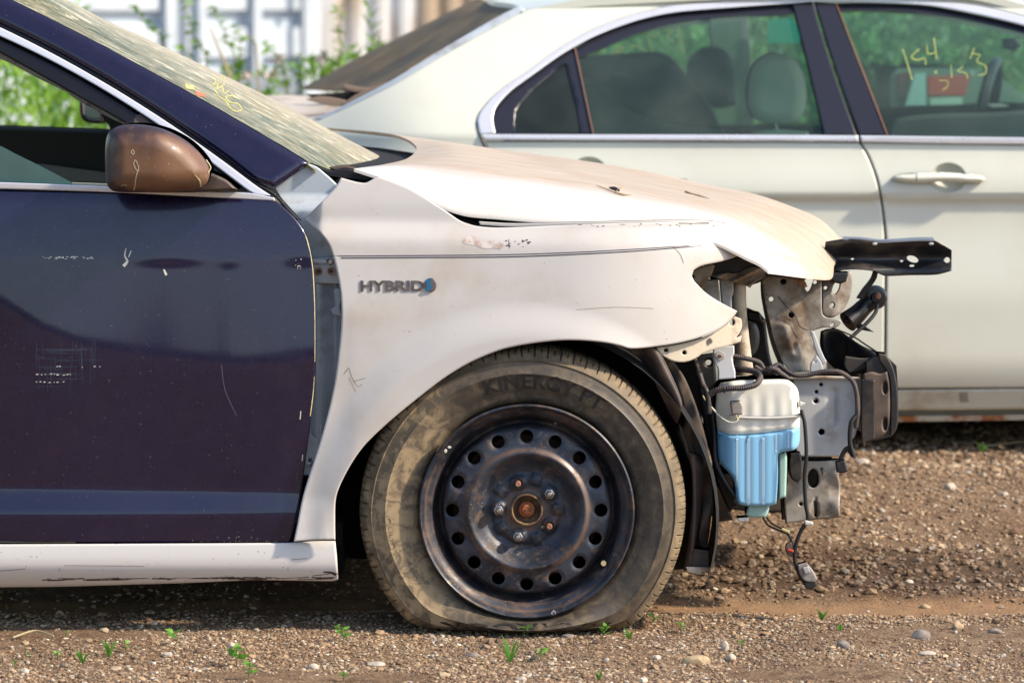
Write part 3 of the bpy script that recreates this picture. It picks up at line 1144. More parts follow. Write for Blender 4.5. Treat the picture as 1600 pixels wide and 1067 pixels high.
for pxb in (272, 488):
    v, f = tube_w([((pxb - 800) * 23 / F, YC - .08, .2), ((pxb - 800) * 23 / F, YC - .08, 2.6)], .018)
    mesh('lock_rod', v, f, M['container_recess'], cont)

# corrugated container
YK = 19.0
x0 = (515 - 800) * 27 / F; x1 = 8.0
pr = []
x = x0; per = .165
while x < x1:
    pr += [(x, YK), (x + per * .32, YK), (x + per * .5, YK + .035), (x + per * .82, YK + .035)]
    x += per
pr.append((x, YK))
V = []; Fc = []
for (a, b) in pr: V += [(a, b, .15), (a, b, 2.6)]
for i in range(len(pr) - 1): Fc.append((2 * i, 2 * i + 2, 2 * i + 3, 2 * i + 1))
kont = empty('corrugated_container', (x0, YK, 0), 'rusty grey corrugated steel container right of the white one', 'container')
mesh('corrugated_wall', V, Fc, M['corrugated'], kont, smooth=False)
v, f = box_w(((x0 + x1) / 2, YK + 1.35, 1.38), (x1 - x0, 2.5, 2.4))
mesh('container_body', v, f, M['corrugated'], kont, smooth=False)
for z in (.1, 2.62):
    v, f = box_w(((x0 + x1) / 2, YK + .03, z), (x1 - x0, .12, .12)); mesh('rail', v, f, M['corrugated'], kont, smooth=False)
for xx_ in (x0 - .04, x1 + .04):
    v, f = box_w((xx_, YK + .03, 1.36), (.1, .12, 2.5)); mesh('post', v, f, M['corrugated'], kont, smooth=False)


cont.rotation_euler = (0, 0, R(36))
kont.rotation_euler = (0, 0, R(12))


# leaf geometry ------------------------------------------------------
LEAF = np.array([(0, 0, 0), (.35, .28, .06), (.35, -.28, .06), (1, 0, -.08)], float)


def leaves(P, D, size, width=.8, rollr=None):
    """P positions, D directions; a two-triangle leaf each"""
    n = len(P)
    D = D / (np.linalg.norm(D, axis=1)[:, None] + 1e-9)
    up = np.tile(np.array([0, 0, 1.0]), (n, 1)) + RNG.normal(0, .35, (n, 3))
    S = np.cross(D, up); S /= np.linalg.norm(S, axis=1)[:, None] + 1e-9
    U = np.cross(S, D)
    size = np.broadcast_to(size, (n,))
    V = P[:, None] + size[:, None, None] * (LEAF[None, :, 0:1] * D[:, None] + LEAF[None, :, 1:2] * width * S[:, None] + LEAF[None, :, 2:3] * U[:, None])
    Fq = np.array([(0, 2, 1), (1, 2, 3)])[None] + (np.arange(n) * 4)[:, None, None]
    return V.reshape(-1, 3), Fq.reshape(-1, 3)


def leaf_mass(name, n, xr, yr, topf, size, mat, zmin=0.0, bias=.6, width=.8, upright=.5):
    x = RNG.uniform(*xr, n); y = RNG.uniform(*yr, n)
    top = topf(x, y)
    z = zmin + (top - zmin) * RNG.uniform(0, 1, n) ** bias
    D = RNG.normal(0, 1, (n, 3)); D[:, 2] = np.abs(D[:, 2]) * upright + upright * .6
    cl = fbm(x * 3 + z * 2 + 50, z * 4 + y + 50, 3, 4)
    m = cl > .33
    V, Fq = leaves(np.stack([x, y, z], 1)[m], D[m], RNG.uniform(size[0], size[1], n)[m], width)
    return fast_mesh(name, V, Fq, mat, smooth=False)


def X(px, Y): return (px - 800) * (Y + 8) / F
def Z(py, Y): return CAM[2] - (py + 4) * (Y + 8) / F


o = leaf_mass('meadow', 15000, (X(-500, 6), X(180, 6)), (5.2, 7.6),
              lambda x, y: .80 + .42 * fbm(x * 3.2 + 20, y * 2 + 3, 3, 2) * 1.3 + .16 * sst(-1.45, -1.75, x) - .10 * sst(-1.65, -1.5, x), (.03, .085), M['meadow'], .2, .7, .42, .9)
tag(o, 'tall bright green weeds and grass seen through the open window of the dark door', 'weeds', kind='stuff')
o = leaf_mass('low_weeds', 8500, (X(330, 6), X(600, 6)), (5.4, 6.8),
              lambda x, y: .90 + .26 * fbm(x * 5 + 3, y * 3 + 3, 3, 6) + .05 * sst(X(440, 6), X(520, 6), x), (.02, .05), M['weed'], .45, .7, .8, .6)
tag(o, 'low leafy weeds in front of the white container', 'weeds', kind='stuff')
o = leaf_mass('thicket', 26000, (X(860, 6.5), X(1800, 6.5)), (5.6, 8.2),
              lambda x, y: 1.15 + .35 * fbm(x * 2 + 3, y * 2 + 3, 3, 12), (.04, .10), M['thicket'], .2, .75, .6, .7)
tag(o, 'green bushes growing beyond the white sedan, seen through its windows', 'bushes', kind='stuff')

# pink-white blossoms in the low weeds
for (a, b, lab) in ((385, 118, 'pale pink blossom low among the weeds, farthest left'), (428, 120, 'pale pink blossom in the middle of the low weeds'),
                    (436, 92, 'small pink blossom on the leaning weed stem'), (503, 95, 'small pale blossom beside the climbing weed')):
    c = pt(a, b, 5.6); P = np.tile(c, (14, 1)) + RNG.normal(0, .008, (14, 3)); V, Fq = leaves(P, RNG.normal(0, 1, (14, 3)) + (0, -.3, .4), .026, 1.3)
    o = mesh('blossom', V, Fq, M['flower'], loc=c, smooth=False); tag(o, lab, 'flower', 'blossoms among the weeds')


def weed(path, Y, label, leaf=.042, pairs=10, mat='weed', stem_mat='stem', leafy=(0, 1), width=.9, group='tall weed stems in front of the containers', droop=0.3, rs=.003):
    P = [pt(a, b, Y + random.uniform(-.02, .02)) for a, b in path]
    base = np.array([P[-1][0] + .05, Y, 0.0]); mid = np.array([P[-1][0] + .02, Y, P[-1][2] * .5])
    P = P + [mid, base]
    Q = crom(P, 8)
    rt = empty('weed', tuple(base), label, 'weed', group)
    v, f = tube_w(P, list(np.linspace(rs * .4, rs * 1.3, len(P))), seg=5, n=5)
    mesh('stem', v, f, M[stem_mat], rt)
    k = int(len(path) * 8 * 1.0)
    if pairs:
        ts = np.linspace(0, k - 1, pairs).astype(int)
        PP = []; DD = []
        for j, t in enumerate(ts):
            for s in range(4):
                an = j * 1.3 + s * 1.57 + random.uniform(-.4, .4)
                PP.append(Q[t]); DD.append((math.cos(an), math.sin(an) * .8, random.uniform(-.1, .9) - droop))
        V_, F_ = leaves(np.array(PP), np.array(DD), RNG.uniform(.55, 1.1, len(PP)) * leaf, width)
        mesh('foliage', V_, F_, M[mat], rt, smooth=False)
    return rt


weed([(207, 9), (216, 18), (230, 42), (246, 52), (257, 68)], 5.6, 'leaning leafy weed stem farthest left in front of the white container', pairs=9)
weed([(288, 2), (293, 25), (300, 45), (306, 65), (319, 80), (323, 105)], 5.6, 'tall upright leafy weed stem standing second from left', pairs=11)
weed([(334, 12), (341, 33), (350, 46), (353, 64), (366, 84)], 5.7, 'leafy weed stem arching over the dry stalk', pairs=8)
weed([(370, 42), (376, 60), (374, 84), (376, 110), (372, 128)], 5.5, 'bushy leafy weed stem in the middle of the white container', pairs=12)
weed([(412, 66), (422, 78), (436, 92), (446, 112)], 5.6, 'short leaning weed stem with a pink blossom', pairs=8)
weed([(528, 14), (531, 30), (529, 52), (533, 76), (528, 98)], 5.6, 'climbing leafy weed stem at the seam between the two containers', pairs=13)
weed([(278, 72), (287, 82), (300, 92)], 5.6, 'short weed sprig just above the dusty windshield', pairs=5)
weed([(575, 14), (578, 40), (584, 66), (592, 84)], 5.4, 'weed with long narrow leaves in front of the corrugated container', leaf=.07, pairs=7, width=.25, droop=-.5)
weed([(328, 42), (338, 68), (348, 92), (358, 120)], 5.4, 'bare dry tan stalk among the green weeds', pairs=0, stem_mat='dry_stem', rs=.007)
weed([(388, 54), (400, 70)], 5.8, 'short pale dry stalk right of the bushy weed', pairs=0, stem_mat='dry_stem', rs=.005)

o = leaf_mass('far_trees', 14000, (-70, 70), (-64, -58), lambda x, y: 3.0 + 2.6 * fbm(x * .12 + 9, y * .1 + 3, 4, 31), (.7, 1.5), pm('far_tree_leaf', (.035, .06, .02), .8), .1, .8, 1.1, .5)
tag(o, 'dark band of trees on the far side of the yard, behind the photographer', 'trees', kind='stuff')

# ================================================================== FRONT CAR
car = empty('wrecked_sedan', (0.0, 0.9, 0.0), 'white hybrid sedan with a navy door, flat front tyre and missing front bumper', 'car')

# ---- side-surface depth functions
def table(tiltf, x0, x1, y0, y1, Y0f):
    gx = np.arange(x0, x1 + 1, 10.0); gy = np.arange(y0, y1 + 1, 2.0)
    A, B = np.meshgrid(gx, gy)
    sl = np.tan(np.radians(tiltf(A, B))) / 775.0
    Yt = -np.cumsum(sl, 0) * 2.0 + Y0f(A)
    # light smoothing
    for _ in range(6):
        Yt[1:-1] = (Yt[:-2] + 2 * Yt[1:-1] + Yt[2:]) / 4

    def f(px, py):
        u = np.clip((np.asarray(px, float) - gx[0]) / 10.0, 0, len(gx) - 1.001)
        v = np.clip((np.asarray(py, float) - gy[0]) / 2.0, 0, len(gy) - 1.001)
        i = u.astype(int); j = v.astype(int); a = u - i; b = v - j
        return (Yt[j, i] * (1 - a) + Yt[j, i + 1] * a) * (1 - b) + (Yt[j + 1, i] * (1 - a) + Yt[j + 1, i + 1] * a) * b
    return f


def door_tilt(x, y):
    c = np.interp(x, [-400, 0, 60, 120, 200, 300, 380, 440, 495], [430, 478, 515, 540, 560, 572, 576, 572, 560])
    t = 22 - 12 * sst(300, 322, y)
    t = t - 3 * sst(322, 400, y)
    t = t - 2.2 * sst(398, 408, y)
    t = t + .4 * np.sin(x / 60.0) * sst(400, 420, y)
    dent = np.exp(-((x - 265) / 45.0) ** 2) * np.exp(-((y - 411) / 6.0) ** 2) + .7 * np.exp(-((x - 360) / 16.0) ** 2) * np.exp(-((y - 417) / 4.0) ** 2) + .8 * np.exp(-((x - 475) / 30.0) ** 2) * np.exp(-((y - 410) / 10.0) ** 2)
    t = t - 4.6 * dent
    t = t - 6.0 * sst(c - 30, c + 26, y)
    t = t + 15 * sst(756 + .02 * np.abs(x), 774, y) * (1 - .35 * sst(250, 480, x)) - 15.5 * sst(800, 808, y) * (1 - .35 * sst(250, 480, x))
    return t


doorY = table(door_tilt, -400, 520, 290, 860, lambda x: .072 + 0 * x)


def fender_tilt(x, y):
    sh = np.interp(x, [450, 700, 900, 1100, 1200], [352, 356, 362, 366, 370])
    t = 14 - 10 * sst(300, 336, y) + 27 * sst(sh - 14, sh - 2, y) - 25 * sst(sh + 10, sh + 34, y)
    t = t - 4 * sst(430, 540, y)
    t = t + 9 * sst(770, 790, y) * sst(540, 500, x)
    t = t + 3.5 * np.exp(-((y - 485) / 9.0) ** 2) * sst(530, 560, x) * sst(660, 600, x)
    return t


_fy = table(fender_tilt, 440, 1240, 260, 860, lambda x: .080 + 0 * x)


def fenderY(px, py):
    px = np.asarray(px, float); py = np.asarray(py, float)
    y = _fy(px, py)
    r = np.hypot(px - 820, py - 815)
    y = y - .014 * sst(345, 284, r)
    y = y + .13 * (np.clip((px - 880) / 300.0, 0, 2)) ** 2.2
    y = y + .022 * sst(505, 478, px) * sst(430, 330, py)
    return y


def sillY(px, py):
    t = (np.asarray(py, float) - 848) / 68.0
    return .012 + .055 * np.clip(t - .45, 0, 1) ** 2 * 1.6 - .006 * np.sin(np.clip(t, 0, 1) * math.pi) + .02 * sst(.05, -.3, t)


def pillarY(px, py): return .085 + (300 - np.asarray(py, float)) / 300.0 * .20


# ---- door
door = sheet('door', [(-330, 288), (-150, 293), (0, 297), (160, 301), (300, 307), (430, 315), (446, 327), (463, 344), (477, 365), (485, 390), (490, 422), (493, 480), (493, 565),
                      (490, 618), (486, 650), (476, 728), (466, 792), (452, 848), (300, 848), (150, 848), (0, 848), (-330, 847)], doorY, M['navy'], car, step=5, thick=.012, roll=.003, roll_w=3)
bd = bvh_of(door)
rr = random.Random(3)


def chips(n, x0, x1, yf, s=(1, 3), seed=1, el=1.0):
    r = random.Random(seed); out = []
    for _ in range(n):
        x = r.uniform(x0, x1); y = yf(x, r)
        w = r.uniform(*s) * el; h = r.uniform(*s) * .6
        out.append([(x + w * .5 * math.cos(a) * r.uniform(.6, 1.2), y + h * .5 * math.sin(a) * r.uniform(.6, 1.2)) for a in [k * 1.047 for k in range(6)]])
    return out


ch = chips(34, 58, 146, lambda x, r: 402 + r.uniform(-1.6, 2.2) + (x - 60) * .01, (1, 4), 2, 1.5)
ch += stroke([(197, 388), (195, 400), (199, 408), (193, 416)], (1, 5)) + stroke([(205, 392), (201, 402)], 1.6) + stroke([(256, 421), (260, 430)], (2.5, 4))
ch += chips(10, 462, 472, lambda x, r: r.uniform(403, 420), (1, 3), 5) + stroke([(470, 642), (469, 655)], 1.4) + stroke([(473, 710), (472, 720)], 1.2)
decals('paint_chips', bd, ch, M['chip'], door, kind='stuff')
g_ = []
r = random.Random(9)
for i in range(26):
    y = r.uniform(545, 612); x0_ = r.uniform(55, 90); x1_ = x0_ + r.uniform(25, 70)
    g_ += stroke([(x0_, y), (min(x1_, 160), y + r.uniform(-1, 1))], .5, 2)
for i in range(24):
    x = r.uniform(56, 158); y0_ = r.uniform(528, 570)
    g_ += stroke([(x, y0_), (x + r.uniform(-1, 1), y0_ + r.uniform(18, 60))], .45, 2)
decals('grid_scuff', bd, g_, pm('scuff', (.045, .06, .10), .6), door, kind='stuff')
g_ = []
for y, xs_ in ((573, (88, 92, 128, 146, 155)), (585, (56, 64, 70, 78, 84, 88, 98, 104, 109)), (597, (56, 62, 68, 76, 84, 88, 98))):
    for x in xs_:
        w_ = r.uniform(1.2, 4.5); yj = y + r.uniform(-.8, .8); g_.append([(x, yj - r.uniform(.3, 1)), (x + w_, yj - r.uniform(.3, 1.1)), (x + w_ * .9, yj + r.uniform(.3, 1.1)), (x + .3, yj + .8)])
decals('scuff_dots', bd, g_, M['chip'], door, kind='stuff')
e_ = []
edge = [(462, 346), (477, 367), (484.5, 392), (489.5, 424), (492, 480), (492, 565), (489.2, 618), (485.2, 650)]
Q = crom(edge, 12)
r = random.Random(4)
for i in range(len(Q) - 1):
    nzv = float(vnoise(np.array([i * .21]), np.array([3.3]), 5)[0]); 
    if nzv > .22:
        w = .3 + 1.5 * nzv * r.uniform(.7, 1.1); e_.append([tuple(Q[i]), tuple(Q[i + 1]), (Q[i + 1][0] - w, Q[i + 1][1]), (Q[i][0] - w * r.uniform(.6, 1), Q[i][1])])
e_ += chips(26, 300, 448, lambda x, r: 846 + r.uniform(-22, 1) * r.random() ** 3, (1, 2.6), 15) + stroke([(0, 846), (60, 847), (118, 847)], 1.2)
e_ += chips(18, 0, 470, lambda x, r: r.uniform(640, 840), (.8, 1.8), 19)
decals('edge_chips', bd, e_, M['chip_yellow'], door, kind='stuff')
decals('long_scratch', bd, stroke([(346, 570), (352, 610), (370, 650)], 1.0), pm('scratch_grey', (.12, .11, .15), .6), door)

# belt trim, frame strips, A pillar
sheet('belt_trim', [(-330, 277), (0, 285), (160, 291), (300, 298), (392, 302), (428, 309), (430, 314), (300, 307), (160, 300), (0, 295), (-330, 287)],
      lambda a, b: .062 + 0 * a, M['bright_trim'], car, step=10, thick=.012, roll=.002, roll_w=2)
XP = np.array([-330, -220, -120, -50, 0, 50, 100, 150, 200, 250, 300, 350])
glassL = lambda x: -8.5 + .485 * x + .000125 * x * x
navyL = lambda x: 36 + .46 * x + .0004 * x * x
chT = lambda x: 43 + .47 * x + .00037 * x * x
chB = lambda x: 57 + .44 * x + .00048 * x * x
frL = lambda x: 83 + .56 * x
def band(up, lo, xu, xl, endu=(), endl=()):
    return [(float(x), float(up(x))) for x in xu] + list(endu) + list(endl) + [(float(x), float(lo(x))) for x in xl[::-1]]
sheet('a_pillar', band(glassL, navyL, np.r_[XP, 400, 444, 470], XP, [(482, 255), (455, 274), (428, 292)], [(396, 281)]),
      lambda a, b: pillarY(a, b) - .004, M['navy'], car, step=8, thick=.03, roll=.014, roll_w=15, relax=0)
sheet('pillar_seal', band(navyL, chT, XP, np.r_[XP, 398], [(396, 281), (428, 300), (470, 345)], [(455, 340), (430, 309)]),
      lambda a, b: pillarY(a, b) + .008, M['black_rubber'], car, step=8, thick=.02, roll=.004, roll_w=3, relax=0)
sheet('window_trim', band(chT, chB, np.r_[XP, 398], XP, [(424, 306)], [(404, 306), (389, 299)]),
      lambda a, b: pillarY(a, b) + .002, M['bright_trim'], car, step=3, thick=.012, roll=.003, roll_w=3, relax=0)
sheet('window_frame', band(chB, frL, np.array([-330, -220, -120, -50, 0, 50, 100, 150, 200]), np.array([-330, -220, -120, -50, 0, 50, 100, 150, 192]), [(220, 177)], [(212, 197), (200, 195)]),
      lambda a, b: pillarY(a, b) + .012, M['gloss_black'], car, step=6, thick=.03, roll=.008, roll_w=8, relax=0)
sheet('sail_panel', [(212, 176), (222, 179), (271, 211), (319, 246), (389, 299), (300, 297), (230, 292), (205, 240), (196, 192)],
      lambda a, b: pillarY(a, b) + .014, M['brown_plastic'], car, step=7, thick=.02, roll=.004, roll_w=4)
# slice of headliner and the inner A-pillar trim beyond the opening
sheet('headliner_edge', [(-200, 20), (0, 78), (60, 112), (105, 136), (108, 146), (70, 128), (45, 115), (0, 92), (-200, 40)], .5, M['headliner'], car, step=10, thick=.02)
sheet('inner_pillar_trim', [(100, 134), (160, 166), (198, 192), (196, 196), (175, 186), (140, 168), (108, 148)], .5, M['headliner'], car, step=8, thick=.03)
# far door seen through the opening
sheet('far_door', [(-330, 190), (0, 197), (173, 203), (200, 204), (200, 300), (-330, 300)], 1.66, M['interior_dark'], car, step=12, thick=.06, roll=.02, roll_w=8)
sheet('far_door_trim', [(60, 256), (165, 270), (200, 275), (200, 300), (20, 300)], 1.64, M['interior_grey'], car, step=12, thick=.01)
sheet('far_window_frame', [(155, 178), (175, 180), (215, 205), (200, 210), (173, 206), (170, 196)], 1.68, M['gloss_black'], car, step=8, thick=.03)
fm = sheet('far_side_mirror', [(124, 160), (128, 152), (158, 156), (163, 172), (162, 190), (158, 194), (135, 192), (126, 184)], 1.86, M['black_plastic'], car, step=6, thick=.12, roll=.01, roll_w=4)
sheet('mirror_glass', [(129, 160), (156, 163), (159, 187), (140, 188), (130, 180)], 1.850, M['chrome'], fm, step=6, thick=.004)
# side glass, jammed askew
sheet('side_glass', [(-330, 110), (0, 228), (25, 241), (60, 258), (112, 285), (112, 296), (0, 296), (-330, 290)], .115, M['teal_glass'], car, step=14, thick=.004, roll=0, corner=30)
# door inner ledge
sheet('door_ledge', [(-330, 274), (0, 281), (170, 287), (300, 292), (300, 300), (-330, 292)], .13, M['interior_grey'], car, step=12, thick=.04)

# ---- mirror
mir_out = [(164, 250), (165, 225), (169, 208), (182, 198), (205, 194), (238, 197), (266, 206), (296, 223), (318, 246), (328, 264), (326, 282), (317, 293), (295, 298), (240, 301), (196, 301), (176, 299), (166, 288)]
mol = crom(mir_out, 4, True)


def mirY(px, py):
    d = pdist(mol, np.asarray(px, float), np.asarray(py, float))
    t = np.clip(d / 34.0, 0, 1)
    y = -.085 - .055 * np.sqrt(1 - (1 - t) ** 2)
    return y + .03 * sst(240, 330, px)


mir = sheet('side_mirror', mir_out, mirY, M['mirror'], car, step=4, thick=.11, roll=.002, roll_w=2)
bmr = bvh_of(mir)
sheet('mirror_arm', [(205, 270), (300, 262), (352, 280), (372, 297), (300, 301), (215, 301)], -.02, M['brown_plastic'], mir, step=8, thick=.10, roll=.01, roll_w=5)
g_ = stroke([(207, 234), (210, 238), (208, 242), (205, 238), (207, 234)], 1.2) + stroke([(211, 250), (209, 256), (212, 264), (216, 268), (217, 262), (213, 252), (211, 250)], 1.2) + stroke([(215, 268), (212, 280), (211, 290), (209, 297)], 1.7)
g_ += chips(12, 170, 320, lambda x, r: r.uniform(240, 296), (1, 2.4), 33) + stroke([(189, 291), (195, 288), (199, 291)], .8) + stroke([(304, 273), (312, 282), (314, 292)], (1, 3)) + stroke([(322, 250), (329, 262), (325, 270)], 1.3)
decals('mirror_scuffs', bmr, g_, M['chip_yellow'], mir, kind='stuff')

# ---- body structure behind the door gap (grey-blue hinge pillar)
sheet('hinge_pillar', [(427, 293), (453, 275), (483, 256), (497, 262), (540, 305), (560, 380), (560, 560), (530, 640), (520, 745), (470, 742), (455, 700), (450, 500), (448, 330)],
      lambda a, b: .105 + .03 * sst(330, 300, b) + .012 * np.sin(np.asarray(a) / 9.0) * sst(420, 440, b), M['grey_paint'], car, step=8, thick=.05, roll=.004, roll_w=3)
hb = sheet('hinge_bracket', [(484, 404), (510, 402), (532, 402), (536, 440), (534, 444), (486, 442)], .088, M['pale_metal'], car, step=6, thick=.012,
           holes=[circ(498, 424, 5), circ(517.5, 424, 5)], roll=.002, roll_w=1.6)
for cx_ in (498, 517.5):
    v, f = revolve([(.0035, -.002), (.0075, -.003), (.0075, .012)], pt(cx_, 424, .086), 20); mesh('bushing', v, f, M['rust_light'], hb)
v, f = revolve([(0.0001, -.006), (.004, -.006), (.006, -.003), (.0075, 0)], pt(516, 409, .086), 16); mesh('hinge_bolt', v, f, M['nut'], hb)
sheet('hinge_arm', [(484, 405), (508, 405), (512, 410), (508, 413), (484, 411)], .080, M['pale_metal'], hb, step=5, thick=.006)
sheet('wiring_bracket', [(521, 452), (530, 450), (534, 470), (530, 478), (534, 494), (520, 492), (516, 484), (524, 478)], .094, M['grey_paint'], car, step=5, thick=.006)
sheet('lower_hinge', [(478, 680), (486, 676), (496, 690), (494, 714), (482, 728), (474, 724)], .092, M['grey_paint'], car, step=5, thick=.01, holes=[circ(484, 719, 3)])

# ---- sill
sill = sheet('sill', [(-330, 850), (0, 850), (458, 847.5), (490, 845), (524, 844.5), (526.5, 870), (528.5, 905), (520, 907.5), (400, 906), (300, 910), (200, 913), (100, 916), (0, 917), (-330, 918)], sillY, M['sill_paint'], car, step=8, thick=.05, roll=.004, roll_w=4)
bs_ = bvh_of(sill)
g_ = stroke([(505, 893), (517, 894), (527, 898)], (2, 5)) + stroke([(488, 899), (515, 896)], 1) + stroke([(-60, 897), (40, 888)], .7) + stroke([(100, 883), (225, 884)], .6) + stroke([(455, 874), (480, 872)], .6)
for i in range(46):
    x = rr.uniform(60, 520); g_ += stroke([(x, 905 + rr.uniform(-2, 2) - (x - 60) * .006), (x + rr.uniform(8, 42), 904.5 + rr.uniform(-2, 2) - (x - 60) * .006)], rr.uniform(.5, 2.0), 2)
g_ += chips(30, 0, 520, lambda x, r: r.uniform(858, 903), (.8, 2), 61)
decals('sill_scrapes', bs_, g_, M['dirt_black'], sill, kind='stuff')

# ---- fender
fen_out = [(533, 278), (544, 281), (559, 285), (572, 286), (581, 281), (592, 277), (606, 281), (637, 293), (660, 306), (683, 321), (698, 330.5), (717, 344), (729, 349), (745, 353.5), (780, 356),
           (850, 353), (930, 350), (1010, 348), (1080, 346.5), (1133, 350), (1151, 361), (1168, 370), (1182, 379), (1175, 386), (1161, 396), (1140, 405), (1116, 411), (1096, 415), (1084, 422), (1081, 431),
           (1084, 438), (1090, 445), (1102, 457), (1120, 469), (1140, 480), (1152, 486), (1147, 494), (1133, 508), (1112, 520), (1088, 529), (1060, 536), (1025, 541.5), (984, 545),
           (969, 540), (944, 535), (913, 532), (881, 531.5), (850, 534), (815, 539), (780, 547), (730, 568), (690, 593), (655, 620), (619, 649), (592, 673), (568, 697), (549, 724), (533, 754), (525, 776),
           (523.5, 800), (524, 843), (490, 843.5), (459, 846), (466, 812), (472, 780), (484, 740), (500, 692), (514, 640), (524, 594), (529, 554), (532.5, 522), (534, 494), (532.5, 458), (527, 426),
           (520, 398), (513, 380), (499, 362), (476, 343.5), (485, 333), (499, 319), (513, 305), (524, 293)]
fender = sheet('fender', fen_out, fenderY, M['white_paint'], car, step=7, thick=.003, roll=.003, roll_w=3.2, corner=40)
bf = bvh_of(fender)
decals('pinstripe', bf, stroke([(521, 403.5), (640, 402.6), (790, 401.5), (900, 397.5), (1000, 392), (1095, 384.2)], 1.5, 10), M['stripe'], fender)
decals('pinstripe', bf, stroke([(522, 400.2), (640, 399.4), (790, 398.0), (900, 394.3), (1000, 389), (1077, 384)], 1.2, 10), M['stripe'], fender)
# grazed smear below the hood gap
def blob(cx, cy, rx, ry, seed, n=14):
    r = random.Random(seed)
    return [(cx + rx * math.cos(a) * r.uniform(.75, 1.1), cy + ry * math.sin(a) * r.uniform(.75, 1.1)) for a in [2 * math.pi * k / n for k in range(n)]]


decals('smear', bf, [blob(737, 376, 15, 8, 1), blob(762, 382, 20, 7.5, 2), blob(779, 384, 9, 6, 3)], M['smear'], fender, off=.0005)
g_ = chips(16, 790, 830, lambda x, r: 381 + r.uniform(-6, 5), (1, 4), 41, 1.8) + stroke([(795, 374), (796, 388)], .8) + chips(40, 540, 1130, lambda x, r: r.uniform(300, 500), (.7, 1.6), 43)
g_ += stroke([(537, 585), (545, 574), (551, 592), (560, 604), (566, 600)], .7) + stroke([(545, 590), (556, 612)], .6) + stroke([(552, 596), (572, 590)], .5) + stroke([(1060, 349), (1120, 349)], 1.2) + chips(26, 790, 1115, lambda x, r: 351 + r.uniform(-1, 3), (1, 3), 47, 2)
g_ += stroke([(900, 484), (960, 480), (1020, 482)], .4) + stroke([(1052, 386), (1063, 398), (1068, 412)], .6)
decals('scuffs', bf, g_, M['dirt_black'], fender, kind='stuff')
sheet('fender_flange', [(748, 346), (800, 349), (900, 347.5), (1010, 345), (1060, 344.5), (1110, 345.5), (1136, 350), (1135, 353), (1090, 350), (1000, 350), (900, 352), (800, 355), (750, 352)],
      lambda a, b: .072 + .13 * (np.clip((np.asarray(a) - 880) / 300.0, 0, 2)) ** 2.2, M['white_paint'], fender, step=6, thick=.02, roll=.002, roll_w=1.5)
# badge
badge = text_on('badge', 'HYBRID', bf, lambda u, v: (563.5 + u * 99, 455 - v * 16.5), M['badge'], fender, .0022, offset=.03)
sheet('badge_emblem', circ(672.5, 445.5, 9.5, 11, 20), lambda a, b: fenderY(a, b) - .0045, M['badge'], badge, step=4, thick=.005, roll=.0012, roll_w=2.5, smooth=False)
decals('emblem_inlay', bf, [[(666, 436.5), (675, 435.5), (672, 442), (676, 449), (670, 456), (664, 453), (668, 447), (665, 441)]], M['badge_blue'], badge, off=.0056)

# ---- wheel well and liner
v = []; f = []
cw = pt(820, 815, .05)
nn_ = 40
for k in range(nn_ + 1):
    a = R(-18) + (math.pi + R(36)) * k / nn_
    for r_, y_ in ((.392, .055), (.40, .10), (.40, .36)):
        v.append((cw[0] + r_ * math.cos(a), y_, cw[2] + r_ * math.sin(a)))
for k in range(nn_):
    for j in range(2): f.append((k * 3 + j, k * 3 + j + 1, (k + 1) * 3 + j + 1, (k + 1) * 3 + j))
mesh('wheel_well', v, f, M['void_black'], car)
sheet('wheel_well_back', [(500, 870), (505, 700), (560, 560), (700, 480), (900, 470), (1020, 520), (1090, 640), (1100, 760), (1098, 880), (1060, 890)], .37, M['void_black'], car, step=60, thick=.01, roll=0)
# torn liner strips in front of the tyre
sheet('liner_edge', [(984, 546), (1010, 542), (1028, 546), (1040, 566), (1056, 600), (1066, 628), (1064, 645), (1058, 662), (1048, 650), (1036, 624), (1020, 592), (1004, 566)],
      lambda a, b: .075 + .02 * np.cos((np.asarray(a) - .5 * np.asarray(b) - 720) / 9.0), M['brown_plastic'], car, step=5, thick=.004, roll=.006, roll_w=6)
sheet('liner_flap', [(1030, 548), (1048, 560), (1070, 590), (1090, 640), (1104, 690), (1112, 740), (1113, 790), (1106, 850), (1100, 862), (1092, 845), (1096, 800), (1094, 730), (1082, 700), (1070, 660), (1064, 620), (1046, 580)],
      lambda a, b: .11 + .012 * np.sin(np.asarray(b) / 14.0 + np.asarray(a) / 10.0), M['dusty_rubber'], car, step=6, thick=.006, roll=.006, roll_w=5)
sheet('liner_lower', [(1060, 660), (1068, 672), (1076, 706), (1096, 712), (1102, 726), (1100, 760), (1094, 800), (1086, 850), (1078, 888), (1068, 890), (1076, 840), (1082, 780), (1080, 730), (1070, 700)],
      lambda a, b: .085 + .008 * np.cos(np.asarray(a) / 5.0), M['brown_plastic'], car, step=5, thick=.012, roll=.008, roll_w=6)
fb = sheet('flap_bracket', [(1080, 856), (1108, 860), (1108, 884), (1112, 886), (1112, 893), (1098, 894), (1094, 900), (1078, 894), (1070, 890), (1078, 884)], .09, M['dusty_rubber'], car, step=5, thick=.05, roll=.003, roll_w=2)
sheet('bracket_lip', [(1072, 885), (1112, 886), (1112, 893), (1098, 893), (1094, 898), (1074, 893)], .082, M['cream_metal'], fb, step=5, thick=.006)

# ---- wheel
WC = pt(823, 797, .035)
wheel = empty('wheel', None, parent=car)
RT_ = .3355


